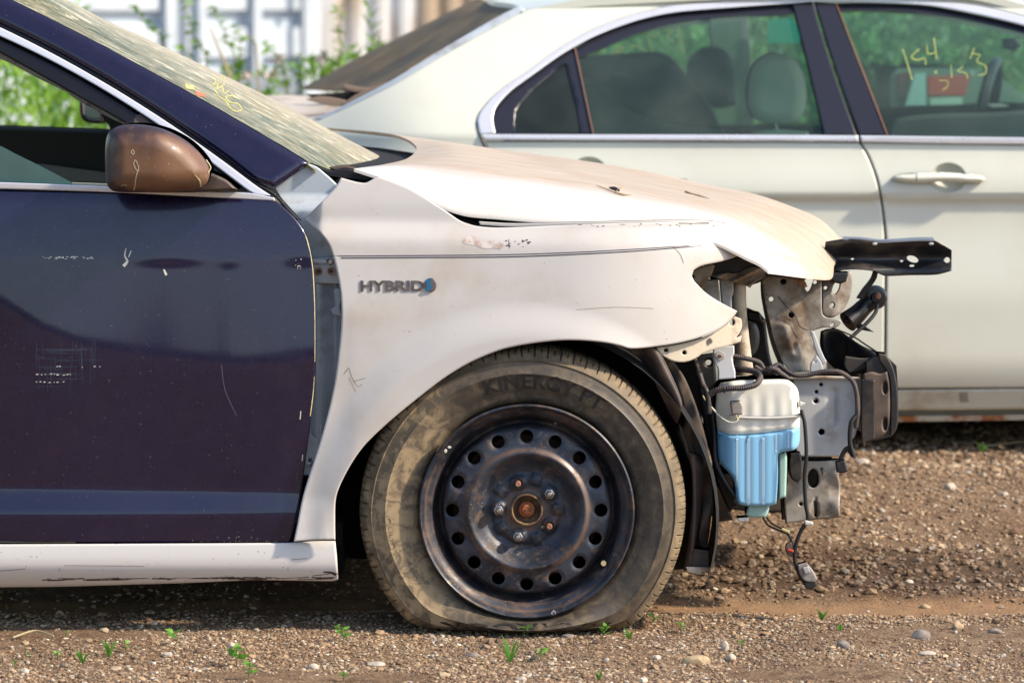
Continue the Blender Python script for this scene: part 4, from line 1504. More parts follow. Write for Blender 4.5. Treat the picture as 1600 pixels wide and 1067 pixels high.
def tyre_geo(C, N=900, flat=True, sipes=True, deform_sign=1):
    prof = [(.207, .040), (.214, .022), (.2195, .012), (.2215, .006), (.226, .001), (.229, .0), (.233, -.003), (.237, -.0025), (.246, -.008), (.262, -.013), (.276, -.014), (.281, -.0165), (.284, -.014), (.292, -.011), (.300, -.0075),
            (.3045, -.006), (.3065, -.0085), (.309, -.004), (.3135, .0005), (.318, .005), (.3215, .0095), (.3245, .015), (.327, .021), (.329, .030), (.330, .038), (.330, .042), (.322, .043), (.322, .049), (.3305, .050), (.3315, .075), (.3315, .082),
            (.322, .083), (.322, .091), (.3315, .092), (.3315, .125), (.322, .126), (.322, .134), (.3315, .135), (.329, .172), (.320, .188), (.300, .200), (.262, .205), (.225, .195), (.207, .175)]
    prof = np.array(prof); m = len(prof)
    k = np.arange(N)
    a = 2 * math.pi * k / N
    r = np.tile(prof[:, 0], (N, 1)); y = np.tile(prof[:, 1], (N, 1))
    if sipes:
        # shoulder blocks: every 10th step a narrow groove; plus finer half sipes
        ph = k % 12
        g = np.where(ph == 0, 1.0, 0.0)
        g2 = np.where(ph == 6, 1.0, 0.0)
        sh = (prof[:, 0] > .3165) & (prof[:, 1] < .045) | (prof[:, 0] > .328)
        sh2 = (prof[:, 0] > .3235) & (prof[:, 1] < .04)
        r = r - .0042 * g[:, None] * sh[None] - .003 * g2[:, None] * sh2[None]
        y = y + .0026 * g[:, None] * (sh & (prof[:, 1] < .03))[None] + .0018 * g2[:, None] * (sh2 & (prof[:, 1] < .03))[None]
        # wavy shoulder ribs
    if flat:
        s = np.maximum(-np.sin(a), 1e-4)
        rg = (C[2] + .002) / s
        rg = np.minimum(rg, RT_ * 1.5)
        k_ = .035
        # smooth minimum of RT_ and rg
        h = np.clip(.5 + .5 * (rg - RT_) / k_, 0, 1)
        rl = rg * (1 - h) + RT_ * h - k_ * h * (1 - h)
        rl = np.where(np.sin(a) < 0, rl, RT_)
        comp = (rl - .222) / (RT_ - .222)
        rr_ = np.where(r > .222, .222 + (r - .222) * comp[:, None], r)
        bul = (1 - comp)[:, None] * np.sin(np.clip((r - .222) / (RT_ - .222), 0, 1) * math.pi) * .06
        y = y - np.where(y < .08, bul, -bul)
        r = rr_
    prof_s = (.004 + .009 * np.clip(-np.cos(a) * 1.3, 0, 1) * np.clip(.4 - np.sin(a) * 1.2 + .5, 0, 1))[:, None] * np.clip((r - .222) / .1, 0, 1) * flat
    V = np.stack([C[0] - prof_s + r * np.cos(a)[:, None], C[1] + y, C[2] + r * np.sin(a)[:, None]], -1).reshape(-1, 3)
    i = np.arange(N)[:, None] * m + np.arange(m - 1)[None]
    i2 = ((np.arange(N)[:, None] + 1) % N) * m + np.arange(m - 1)[None]
    Fq = np.stack([i, i + 1, i2 + 1, i2], -1).reshape(-1, 4)
    return V, Fq


V, Fq = tyre_geo(WC)
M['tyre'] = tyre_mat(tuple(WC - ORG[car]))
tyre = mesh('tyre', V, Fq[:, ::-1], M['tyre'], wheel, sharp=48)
bt = bvh_of(tyre)


def arc_map(rad0, rad1, a0, a1, flip=False):
    def f(u, v):
        a = R(a0 + (a1 - a0) * u); r_ = rad0 + (rad1 - rad0) * v
        return 823 + r_ * math.cos(a), 797 - r_ * math.sin(a)
    return f


M['dusty_letter'] = pm('dusty_letter', (.26, .19, .115), .85, 0, 0, (.40, .30, .18), 30, .4, .7)
M['tyre_letter'] = pm('tyre_letter', (.020, .018, .017), .55, 0, 0, (.10, .075, .05), 30, .55, .75)
text_on('sidewall_lettering', 'KINERGY PT', bt, arc_map(190, 213, 109, 54), M['tyre_letter'], wheel, .0016, offset=.02)
text_on('sidewall_lettering', 'HANKOOK', bt, lambda u, v: (955 - u * 268, 974 + v * 17 - 3 * (2 * u - 1) ** 2), M['tyre_letter'], wheel, .0014, offset=.02)
text_on('sidewall_lettering', 'KOMHO', bt, arc_map(212, 222, 199, 183), M['dusty_letter'], wheel, .0008)

# steel wheel disc: annulus with sixteen vent holes and five stud holes
def rim_depth(r):
    R_ = [0, .030, .034, .040, .066, .070, .076, .086, .096, .106, .112, .117, .121, .125, .130, .137, .155, .163, .169, .1725, .1745, .181, .187, .192, .197, .203, .208, .212, .2155, .219]
    D_ = [.052, .052, .048, .051, .050, .052, .054, .050, .041, .028, .021, .0175, .018, .022, .026, .027, .029, .032, .036, .046, .074, .078, .062, .042, .030, .025, .019, .010, .004, .007]
    return np.interp(r, R_, D_)


def rim_px():
    s = 775.0 * 8 / 8.0
    holes = []
    for k in range(16):
        a = 2 * math.pi * k / 16 + R(90)
        holes.append(circ(.1515 * math.cos(a), .1515 * math.sin(a), .0135, n=18))
    for k in (0, 1, 2, 3, 4):
        a = R(108 + 72 * k)
        holes.append(circ(.0572 * math.cos(a), .0572 * math.sin(a), .0082, n=12))
    for a in (36 + 36 - 0, 72 + 72, 0, ):
        pass
    outer = circ(0, 0, .2195, n=160)
    inner = circ(0, 0, .0335, n=40)
    holes.append(inner)
    pts = []; edges = []
    for L_ in [outer] + holes:
        b = len(pts); pts += L_; edges += [(b + i, b + (i + 1) % len(L_)) for i in range(len(L_))]
    for r_ in list(np.arange(.037, .2190, .0026)):
        n_ = max(40, int(2 * math.pi * r_ / .0042)); n_ = min(n_, 190)
        ring = np.array(circ(0, 0, r_, n=n_))
        m_ = np.ones(len(ring), bool)
        for h in holes:
            m_ &= (pdist(h, ring[:, 0], ring[:, 1]) > .0011) & ~inside(h, ring[:, 0], ring[:, 1])
        pts += [tuple(p) for p in ring[m_]]
    for h in holes[:21]:
        c_ = np.mean(h, 0); pts += [tuple(c_ + (np.array(p) - c_) * 1.14) for p in h]
    vs, es, fs, *_ = delaunay_2d_cdt([Vector((p[0] * 20, p[1] * 20)) for p in pts], edges, [], 0, 1e-6)
    V2 = np.array([(v_.x / 20, v_.y / 20) for v_ in vs])
    T = np.array([f_ for f_ in fs if len(f_) == 3])
    c_ = V2[T].mean(1)
    ok = np.hypot(c_[:, 0], c_[:, 1]) < .2195
    for h in holes: ok &= ~inside(h, c_[:, 0], c_[:, 1])
    T = T[ok]
    r_ = np.hypot(V2[:, 0], V2[:, 1])
    th = np.arctan2(V2[:, 1], V2[:, 0])
    y = rim_depth(r_)
    y0 = y.copy()
    # raised collars round the studs and pressed ribs between them
    for k in range(5):
        a = R(108 + 72 * k); d = np.hypot(V2[:, 0] - .0572 * math.cos(a), V2[:, 1] - .0572 * math.sin(a))
        y = y - .007 * np.exp(-((d - .0105) / .005) ** 2)
        a2 = a + R(36); u_ = V2[:, 0] * math.cos(a2) + V2[:, 1] * math.sin(a2); w_ = -V2[:, 0] * math.sin(a2) + V2[:, 1] * math.cos(a2)
        y = y - .006 * sst(.050, .056, u_) * sst(.082, .074, u_) * sst(.0115, .008, np.abs(w_))
    # small inward dish round each vent hole
    for k in range(16):
        a = 2 * math.pi * k / 16 + R(90); d = np.hypot(V2[:, 0] - .1515 * math.cos(a), V2[:, 1] - .1515 * math.sin(a))
        y = y + .003 * sst(.0185, .0135, d)
    P = np.stack([WC[0] + V2[:, 0], WC[1] - .035 + y + .000, WC[2] + V2[:, 1]], 1)
    P[:, 1] += .035 - .03
    nb = len(P)
    back = P.copy(); back[:, 1] += .0035
    faces = []
    cnt = {}
    for t in T:
        a_, b_, c__ = t
        n_ = (V2[b_][0] - V2[a_][0]) * (V2[c__][1] - V2[a_][1]) - (V2[b_][1] - V2[a_][1]) * (V2[c__][0] - V2[a_][0])
        if n_ < 0: t = t[::-1]
        faces.append(tuple(t)); faces.append(tuple(x + nb for x in t[::-1]))
        for q_ in range(3): cnt[(t[q_], t[(q_ + 1) % 3])] = 1
    for (i, j) in cnt:
        if (j, i) not in cnt: faces.append((j, i, i + nb, j + nb))
    return np.vstack([P, back]), faces


V, Fc = rim_px()
rim = mesh('steel_rim', V, Fc, M['steel'], wheel, sharp=50)
YR = WC[1] - .03      # disc zero depth
# inner barrel + brake behind the vent holes
v, f = revolve([(.2185, .006), (.205, .03), (.188, .065), (.186, .17), (.0001, .172)], (WC[0], YR, WC[2]), 96)
mesh('rim_barrel', v, f, M['void_black'], wheel)
v, f = revolve([(.0001, .075), (.150, .075), (.152, .078), (.152, .1), (.0001, .1)], (WC[0], YR, WC[2]), 64)
mesh('brake_disc', v, f, pm('brake_rust', (.06, .028, .016), .8, .2, 0, (.02, .012, .01), 30, .4, .7), wheel)
v, f = revolve([(.0001, .030), (.003, .030), (.0035, .034), (.0085, .034), (.0105, .038), (.0115, .043), (.0150, .044), (.0170, .048), (.0185, .056)], (WC[0], YR, WC[2]), 48)
mesh('hub_nut', v, f, pm('bright_rust', (.36, .12, .045), .85, 0, 0, (.15, .05, .025), 90, .4, .7, .9, .5, 300), wheel)
v, f = revolve([(.0185, .057), (.0265, .056), (.0275, .050), (.0285, .037), (.0300, .034), (.0325, .035), (.0338, .041), (.0345, .056)], (WC[0], YR, WC[2]), 48)
mesh('hub_collar', v, f, pm('collar_rust', (.10, .06, .04), .75, .1, 0, (.26, .16, .08), 60, .45, .65, .9, .4, 300), wheel)
LUG = {108: 'stud', 180: 'nut', 252: 'nut', 324: 'stud', 36: 'nut'}
for dg_, kd in LUG.items():
    a = R(dg_); c = (WC[0] + .0572 * math.cos(a), YR, WC[2] + .0572 * math.sin(a))
    if kd == 'nut':
        v, f = revolve([(.0001, .018), (.004, .0185), (.0075, .022), (.0088, .027), (.0088, .0275), (.0100, .028), (.0100, .046), (.0130, .0465), (.0130, .050)], c, 6)
        v2, f2 = revolve([(.0001, .0165), (.0040, .017), (.0068, .0205), (.0075, .026), (.0078, .030)], c, 20)
        v, f = join([(v, f), (v2, f2)])
        mesh('lug_nut', v, f, M['nut'], wheel, sharp=35)
    else:
        v, f = revolve([(.0001, .024), (.0048, .024), (.0058, .026), (.0058, .052)], c, 18)
        mesh('wheel_stud', v, f, M['rust_light'], wheel)
        v, f = revolve([(.0058, .047), (.0095, .044), (.0105, .046), (.0108, .052)], c, 18)
        mesh('stud_collar', v, f, M['rust'], wheel)
# valve
P = [(WC[0] + .157, YR + .045, WC[2] - .108), (WC[0] + .1565, YR + .005, WC[2] - .1055)]
v, f = tube_w([P[0], (P[0][0], P[0][1] - .02, P[0][2] + .001), P[1]], [.0045, .0045, .0055], seg=12); mesh('valve', v, f, M['brass'], wheel)
# two paint dabs and balance mark on the rim
bw = bvh_of(rim)
decals('paint_dab', bw, [blob(702, 698, 3.2, 2.4, 5), blob(696, 704, 2.6, 3.4, 6), blob(868, 661, 2.3, 2.3, 7)], M['tape'], wheel)
decals('chalk_mark', bw, stroke([(865, 954), (862, 958), (866, 962), (868, 957), (865, 953)], 1.2), pm('chalk', (.35, .38, .42), .8), wheel)

# far front wheel (its tyre closes the view under the car) and rear ones out of frame
C2 = np.array([WC[0] + .02, 1.48, WC[2] + .05])
V, Fq = tyre_geo(C2, 96, True, False)
mesh('far_tyre', V, Fq[:, ::-1], M['dusty_rubber'], car)

# ---- windshield
near = [(x, glassL(x) + 1) for x in (-330, -120, 0, 100, 200, 300, 400)] + [(456, 240), (492, 266)]
nearW = np.array([pt(a, b, pillarY(a, b) + .012) for a, b in near])
mid = [(-170, -160), (-60, -80), (15, -36), (70, -2), (140, 38), (215, 80), (315, 131), (400, 180), (470, 218), (535, 262)]
ctr = [(-50, -120), (20, -50), (75, -15), (113, 5), (159, 29), (223, 58), (320, 104), (420, 152), (530, 211), (628, 262)]
midW = np.array([pt(a, b, .47) for a, b in mid])
ctrW = np.array([pt(a, b, .93) for a, b in ctr])
mir2 = lambda A: np.stack([A[:, 0] - .05, 1.86 - A[:, 1], A[:, 2] - .02], 1)
ws = surf('windshield', [nearW, midW, ctrW, mir2(midW), mir2(nearW)], M['windshield'], car, nu=70, nv=8, thick=.005, world=True)
bws = bvh_of(ws)
g_ = stroke([(331, 122), (337, 128), (332, 133), (341, 131), (338, 140), (347, 136), (350, 146), (358, 142)], 1.5) + stroke([(334, 140), (343, 152), (352, 158), (360, 170), (370, 175), (378, 172), (372, 163), (358, 160), (352, 152), (362, 150), (368, 154)], 1.5) \
    + stroke([(352, 124), (345, 119), (350, 132), (343, 137)], 1.3)
decals('yellow_writing', bws, g_, M['yellow_pen'], ws)
decals('sticker', bws, [[(304, 142), (319, 147), (322, 153), (306, 150)]], pm('faded_red', (.45, .16, .08), .7), ws)
decals('sticker', bws, [[(289, 131), (303, 135), (304, 141), (290, 139)]], M['yellow_pen'], ws)
# roof and far pillar
topN = nearW[0]; topC = ctrW[0]
roof = [[nearW[0], nearW[0] + (-.9, .03, .12), nearW[0] + (-1.9, .02, .02)], [midW[0] , midW[0] + (-1, 0, .09), midW[0] + (-1.95, 0, .0)], [ctrW[0], ctrW[0] + (-1.0, 0, .08), ctrW[0] + (-2.0, 0, 0)]]
roof += [[(a[0], 1.86 - a[1], a[2]) for a in roof[1]], [(a[0], 1.86 - a[1], a[2]) for a in roof[0]]]
surf('roof', roof, M['navy'], car, nu=14, nv=4, thick=.02, world=True)
v, f = tube_w(mir2(nearW + (-.04, -.0, -.03)), .022, seg=8, n=3); mesh('far_pillar', v, f, M['navy'], car)
# cowl: dark trough under the hood edge
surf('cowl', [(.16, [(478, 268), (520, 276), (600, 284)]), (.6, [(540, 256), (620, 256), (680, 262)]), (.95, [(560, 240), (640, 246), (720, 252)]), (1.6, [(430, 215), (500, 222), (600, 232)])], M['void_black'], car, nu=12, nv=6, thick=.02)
sheet('cowl_seal', [(492, 258), (505, 262), (520, 268), (540, 262), (560, 268), (580, 262), (592, 272), (580, 282), (560, 286), (540, 284), (532, 280), (520, 290), (506, 276)], .16, M['black_rubber'], car, step=5, thick=.02, roll=.006, roll_w=3)
sheet('wiper_cover', [(514, 262), (540, 258), (575, 266), (610, 262), (612, 274), (560, 276), (530, 274)], .24, M['dusty_rubber'], car, step=6, thick=.02, roll=.008, roll_w=4)
# ---- hood
hood_rows = [
    (.115, [(553, 264), (570, 269.5), (590, 276), (634, 293), (663, 309.5), (695, 324), (729, 334), (776, 338.5), (850, 344.5), (950, 351), (1050, 362), (1120, 380), (1165, 402), (1186, 412), (1200, 423)]),
    ([.17] * 9 + [.20, .24, .30, .36], [(566, 262), (600, 262), (650, 273), (720, 286), (780, 293), (850, 303), (950, 318), (1050, 334), (1120, 350), (1190, 376), (1230, 396), (1262, 412), (1296, 433)]),
    ([.30] * 7 + [.38, .44, .52], [(598, 257.5), (660, 256), (740, 262), (850, 279), (950, 294), (1050, 312), (1130, 330), (1210, 356), (1265, 384), (1304, 410)]),
    ([.55] * 7 + [.6, .65, .70], [(636, 248), (700, 243), (780, 252), (880, 265), (990, 283), (1090, 303), (1170, 322), (1240, 346), (1285, 368), (1319, 398)]),
    (.90, [(650, 229), (700, 225.5), (780, 235.5), (895, 251), (997, 267), (1095, 288), (1182, 305), (1235, 323), (1285, 346), (1323, 385)]),
    (1.25, [(612, 210), (700, 222), (780, 234), (895, 250), (997, 267), (1095, 289), (1170, 306), (1220, 322), (1265, 340), (1300, 368)]),
    (1.60, [(510, 200), (600, 209), (780, 240), (895, 258), (997, 277), (1070, 294), (1120, 308), (1160, 322), (1190, 338), (1215, 360)])]
hood = surf('hood', hood_rows, M['hood'], car, nu=110, nv=8, thick=.006)
bh = bvh_of(hood)
sheet('hood_inner_rib', [(600, 272), (700, 332), (780, 346), (900, 350), (900, 356), (780, 358), (700, 345), (640, 310)], .19, M['gloss_black'], car, step=10, thick=.02)
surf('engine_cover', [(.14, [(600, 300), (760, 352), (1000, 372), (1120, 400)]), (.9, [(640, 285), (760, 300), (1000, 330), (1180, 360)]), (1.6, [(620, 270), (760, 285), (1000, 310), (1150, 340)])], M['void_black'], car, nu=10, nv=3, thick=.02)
# underbody and far side so that the car stands and shades the ground
v, f = box_w((-1.0, .93, .19), (1.30, 1.62, .05)); mesh('floor_pan', v, f, M['void_black'], car, smooth=False)
v, f = box_w((-1.0, .21, .155), (1.30, .10, .09)); mesh('sill_box', v, f, M['void_black'], car, smooth=False)
v, f = box_w((-.62, 1.76, .52), (2.1, .04, .66)); mesh('far_body_side', v, f, M['white_paint'], car, smooth=False)
v, f = box_w((-.42, .93, .50), (.04, 1.55, .58)); mesh('firewall', v, f, M['void_black'], car, smooth=False)
v, f = box_w((.10, .98, .52), (.62, .9, .40)); mesh('engine_block', v, f, M['void_black'], car, smooth=False)

# ---- stripped front end
sheet('apron_rail', [(1100, 412), (1160, 398), (1200, 418), (1240, 428), (1262, 432), (1258, 438), (1200, 432), (1190, 440), (1170, 446), (1140, 440), (1110, 436)], .30, M['black_metal'], car, step=6, thick=.10, roll=.01, roll_w=5)
sheet('crumpled_apron', [(1108, 431), (1130, 426), (1152, 428), (1166, 420), (1180, 416), (1196, 424), (1196, 432), (1180, 441), (1172, 450), (1160, 444), (1130, 437)],
      lambda a, b: .27 + .012 * np.sin(np.asarray(a) / 6.0 + np.asarray(b) / 3.0), M['cream_metal'], car, step=4, thick=.006, roll=.003, roll_w=2)
sheet('inner_apron', [(1078, 430), (1086, 420), (1118, 410), (1112, 430), (1100, 446), (1096, 460), (1080, 445)], .25, M['cream_metal'], car, step=6, thick=.01, roll=.004, roll_w=3, holes=[circ(1083, 432, 2)])
sheet('headlamp_backing', [(1096, 438), (1122, 436), (1126, 470), (1124, 500), (1096, 470)], .29, M['pale_metal'], car, step=6, thick=.02, roll=.004, roll_w=3)
sheet('headlamp_backing', [(1124, 436), (1146, 437), (1146, 460), (1143, 464), (1142, 482), (1128, 478)], .30, M['pale_metal'], car, step=6, thick=.02, roll=.004, roll_w=3)
# rounded post
v, f = tube_w([pt(1154, 425, .33), pt(1155, 480, .33), pt(1158, 530, .33), pt(1162, 585, .33)], [.0155, .0155, .0175, .022], seg=20)
mesh('radiator_post', v, f, M['cream_metal'], car)
sheet('fender_bracket', [(1025, 543), (1060, 538), (1110, 524), (1134, 508), (1148, 494), (1158, 498), (1160, 512), (1150, 528), (1159, 524), (1157, 534), (1140, 540), (1119, 545), (1098, 552), (1089, 559), (1071, 566), (1053, 565), (1038, 558), (1030, 552)],
      lambda a, b: fenderY(a, np.minimum(b, 500)) + .022, M['cream_metal'], car, step=5, thick=.004, roll=.003, roll_w=2.5,
      holes=[[(1037, 545), (1043, 544), (1044, 549), (1038, 550)], circ(1069, 551, 3.2), circ(1144, 504, 4, 5)])
fbv, fbf = revolve([(.0001, -.003), (.005, -.003), (.0065, 0)], pt(1109, 533, float(fenderY(1109, 500)) + .02), 16); mesh('bracket_bolt', fbv, fbf, M['nut'], car)
wb = sheet('headlamp_clip', [(1114.5, 542), (1130, 541), (1147, 540), (1147.5, 553), (1144, 558), (1147, 574), (1149, 580), (1149, 591), (1122, 593), (1122, 575), (1115, 566)], .20, pm('clip_white', (.72, .74, .77), .4, .1, .2), car, step=5, thick=.012, roll=.003, roll_w=2.2)
v, f = revolve([(.0001, -.006), (.0035, -.006), (.004, -.002), (.009, -.002), (.010, 0)], pt(1125, 556, .198), 18); cb = mesh('clip_bolt', v, f, M['pale_metal'], wb)
v, f = revolve([(.0001, -.0075), (.0034, -.0075), (.0036, -.0055)], pt(1125, 556, .198), 12); mesh('rusty_bolt_head', v, f, M['rust'], wb)
# dark clutter behind
sheet('radiator_shroud', [(1172, 490), (1196, 500), (1204, 560), (1216, 590), (1172, 590)], .62, M['black_plastic'], car, step=10, thick=.2, roll=.01, roll_w=5)
sheet('shroud_lip', [(1167, 486), (1188, 490), (1190, 498), (1198, 502), (1190, 507), (1168, 500)], .55, M['black_plastic'], car, step=5, thick=.06, roll=.006, roll_w=3)
sheet('intake_duct', [(1166, 500), (1180, 504), (1187, 520), (1185, 545), (1176, 556), (1166, 550)], .50, pm('duct_grey', (.16, .15, .13), .5), car, step=5, thick=.1, roll=.02, roll_w=8)
sheet('splash_panel', [(1088, 556), (1116, 552), (1120, 600), (1118, 660), (1126, 730), (1140, 770), (1152, 790), (1140, 800), (1122, 760), (1108, 700), (1096, 640)], .30, M['black_plastic'], car, step=8, thick=.02, roll=.006, roll_w=4, holes=[circ(1107, 567, 5)])
sheet('lower_arm', [(1112, 762), (1128, 758), (1150, 772), (1150, 792), (1140, 800), (1146, 812), (1120, 816), (1108, 800)], .55, M['dusty_rubber'], car, step=7, thick=.12, roll=.01, roll_w=4)
sheet('subframe', [(1108, 745), (1140, 740), (1250, 760), (1250, 800), (1180, 800), (1108, 790)], .9, M['dusty_rubber'], car, step=14, thick=.2, roll=.01, roll_w=4)
# radiator support plate
rs = sheet('radiator_support', [(1190, 430), (1252, 434), (1257, 441), (1258, 452), (1262, 456), (1266, 452), (1272, 434), (1284, 433), (1284, 490), (1290, 496), (1308, 498), (1315, 502), (1312, 508), (1304, 513), (1290, 511), (1272, 516), (1268, 528), (1278, 548), (1286, 567), (1284, 574), (1276, 580), (1236, 582), (1222, 566), (1208, 530), (1199, 490), (1192, 456)],
           lambda a, b: .36 + .012 * sst(1240, 1262, np.asarray(a) + .25 * (500 - np.asarray(b))) - .010 * np.exp(-((np.asarray(a) - (1225 + (np.asarray(b) - 505) * .30)) / 10.0) ** 2) * sst(500, 512, b) * sst(566, 552, b),
           M['grey_metal'], car, step=4, thick=.004, roll=.003, roll_w=2, holes=[circ(1205, 467.5, 3.8), circ(1236, 492.5, 4.2), circ(1224, 440, 5, 4.5), circ(1273.5, 441, 3), circ(1301, 507, 2.6)])
sheet('support_backing', [(1214, 432), (1254, 436), (1252, 450), (1262, 500), (1262, 516), (1226, 512), (1216, 470)], .50, M['void_black'], rs, step=14, thick=.01)
tube('support_seam', [(1216, 463, .352), (1228, 478, .352), (1241, 490, .352), (1250, 510, .352), (1262, 516, .352)], .0011, M['black_rubber'], rs, seg=6)
sheet('support_edge', [(1190, 430), (1194, 430), (1197, 470), (1204, 510), (1216, 548), (1228, 578), (1221, 578), (1206, 540), (1195, 490), (1190, 460)], .372, M['black_metal'], rs, step=5, thick=.03)
sheet('support_gusset', [(1238, 428), (1256, 436), (1262, 448), (1256, 450), (1244, 440), (1232, 432)], .345, M['rust_light'], rs, step=4, thick=.004)
sheet('latch_strut', [(1266, 516), (1272, 518), (1282, 545), (1292, 566), (1285, 570), (1274, 548)], .34, M['pale_metal'], rs, step=4, thick=.006)
sheet('strut_foot', [(1266, 568), (1276, 555), (1284, 566), (1287, 580), (1266, 582)], .335, M['pale_metal'], rs, step=4, thick=.006, holes=[circ(1273, 565, 1.8)])
sheet('latch_bracket', [(1284, 430), (1330, 424), (1332, 446), (1328, 466), (1318, 484), (1304, 496), (1292, 496), (1284, 490)], lambda a, b: .44 + .02 * sst(1300, 1332, a), M['grey_metal'], car, step=4, thick=.01, roll=.004, roll_w=3,
      holes=[circ(1306, 450, 5, 11, rot=.35), circ(1300.5, 477, 2.8, 3.6), circ(1290, 450, 3)])
sheet('latch_block', [(1294, 426), (1326, 426), (1322, 440), (1310, 444), (1294, 436)], .42, M['black_plastic'], car, step=5, thick=.05, roll=.006, roll_w=3)
# dark upper tie bar
tb = sheet('upper_tie_bar', [(1290, 378), (1320, 373), (1350, 374.5), (1374, 377), (1398, 376), (1440, 374), (1459, 375), (1474, 383), (1487, 391), (1487, 423), (1478, 426), (1461, 430), (1420, 430), (1383, 432), (1372, 427), (1362, 423), (1330, 421), (1308, 424), (1298, 430), (1284, 424)],
           lambda a, b: .52 + .030 * sst(378, 402, b) - .022 * sst(404, 424, b) + .010 * np.sin(np.asarray(a) / 22.0), M['black_metal'], car, step=4, thick=.004, roll=.003, roll_w=2,
           holes=[circ(1426, 405, 9.5, 5, rot=.35), circ(1480, 406.5, 4.5), circ(1425, 415.5, 4, 1.8), circ(1409, 408, 2.6, 1.6), circ(1332, 405, 2.6, 1.6)])
surf('bar_flange', [(.515, [(1318, 373), (1350, 375), (1374, 377.5), (1398, 376.5), (1440, 374.5), (1460, 375)]), (.60, [(1316, 369.5), (1350, 371), (1374, 374), (1398, 373), (1440, 370.5), (1458, 371)])], pm('flange_sheen', (.32, .34, .40), .3, .6), tb, nu=24, nv=3, thick=.003)
for q_ in ((1367, 381, 4), (1455, 381, 4)):
    sheet('bar_clip', circ(q_[0], q_[1], q_[2], 2.4, 10), .512, M['pale_metal'], tb, step=4, thick=.004, smooth=False)
# horn on its strap with cable
sheet('horn_strap', [(1364, 424), (1372, 424), (1370, 436), (1358, 452), (1348, 468), (1338, 466), (1348, 450), (1360, 436)], .58, M['black_metal'], car, step=4, thick=.006)
hc = pt(1368, 465, .60)
v1 = []; 
prof = [(.0001, -.014), (.009, -.014), (.012, -.009), (.021, -.008), (.0245, -.003), (.0265, .005), (.026, .016), (.018, .024), (.0001, .025)]
v, f = revolve(prof, (hc[0], hc[1], hc[2]), 36)
horn = mesh('horn', v, f, M['black_metal'], car)
v, f = tube_w([pt(1362, 470, .60), pt(1350, 480, .60), pt(1338, 492, .59), pt(1324, 503, .58)], [.018, .019, .021, .024], seg=16); mesh('horn_trumpet', v, f, M['gloss_black'], horn)
sheet('horn_fin', [(1316, 500), (1332, 498), (1366, 519), (1340, 514)], .575, M['gloss_black'], horn, step=5, thick=.01)
v, f = revolve([(.0001, -.02), (.006, -.02), (.007, -.012)], (hc[0] + .004, hc[1], hc[2] + .004), 12); mesh('horn_terminal', v, f, M['rust_light'], horn)
tube('horn_cable', [(1371, 476, .565), (1368, 488, .56), (1358, 501, .55), (1342, 516, .54), (1326, 530, .53), (1308, 538, .53), (1292, 540, .53)], .0042, M['black_rubber'], car)
# bumper beam: curved bar across the nose
def beam():
    n_ = 22; rows_ = []
    base = pt(1372, 560, .33)
    xe = pt(1376, 600, .33)[0]
    zt = pt(1375, 556, .33)[2]; zb = pt(1375, 686, .33)[2]
    for i in range(n_):
        t = i / (n_ - 1); y = .32 + .95 * t
        xo = -.01 * t
        dz = -.035 * t
        x1_ = xe + .034 + xo; x0_ = xe - .030 + xo
        rows_.append([(x0_, y, zt - .012), (x0_ + .02, y, zt), (x1_ - .018, y, zt - .004), (x1_ - .002, y, zt - .020), (x1_, y, zt - .045), (x1_ + .002, y, (zt + zb) / 2), (x1_, y, zb + .03), (x1_ - .012, y, zb + .006), (x0_ + .02, y, zb), (x0_, y, zb + .01)])
    V_ = np.array(rows_).reshape(-1, 3); V_[:, 2] -= np.repeat(np.linspace(0, .05, n_), 10); m_ = 10; F_ = []
    for i in range(n_ - 1):
        for j in range(m_):
            j2 = (j + 1) % m_
            F_.append((i * m_ + j, i * m_ + j2, (i + 1) * m_ + j2, (i + 1) * m_ + j))
    F_.append(tuple(range(m_))); F_.append(tuple((n_ - 1) * m_ + j for j in range(m_))[::-1])
    return V_, F_


v, f = beam()
bmo = mesh('bumper_beam', v, f, M['black_plastic'], car, sharp=35)
sheet('beam_end_plate', [(1349, 584), (1362, 580), (1374, 584), (1386, 580), (1390, 600), (1390, 668), (1376, 684), (1356, 690), (1350, 688), (1346, 640)], .305, M['brown_plastic'], bmo, step=5, thick=.02, roll=.006, roll_w=4,
      holes=[circ(1383, 606, 3.2, 9), circ(1383, 663, 3.2, 10)])
sheet('beam_side_plate', [(1346, 592), (1366, 594), (1367, 686), (1353, 690), (1350, 700), (1346, 690)], .298, M['black_metal'], bmo, step=6, thick=.006, roll=.002, roll_w=2)
sheet('beam_cap', [(1372, 552), (1384, 553), (1393, 566), (1402, 596), (1404, 650), (1401, 672), (1390, 684), (1391, 600), (1384, 578), (1374, 566)], .315, M['black_plastic'], bmo, step=5, thick=.05, roll=.006, roll_w=3)
sheet('grille_support', [(1284, 519), (1300, 514), (1320, 522), (1345, 540), (1372, 552), (1372, 570), (1350, 582), (1330, 586), (1306, 578), (1290, 562), (1282, 540)],
      lambda a, b: .50 - .12 * sst(1290, 1370, a), M['black_plastic'], car, step=5, thick=.03, roll=.008, roll_w=5)
tube('support_edge_highlight', [(1300, 512, .49), (1330, 524, .46), (1352, 538, .42), (1373, 552, .38)], .002, M['dusty_rubber'], car, seg=6)
sheet('beam_mount', [(1320, 556), (1350, 560), (1372, 556), (1360, 572), (1346, 580), (1326, 584), (1318, 572)], .36, M['dusty_rubber'], car, step=5, thick=.02, roll=.006, roll_w=3)
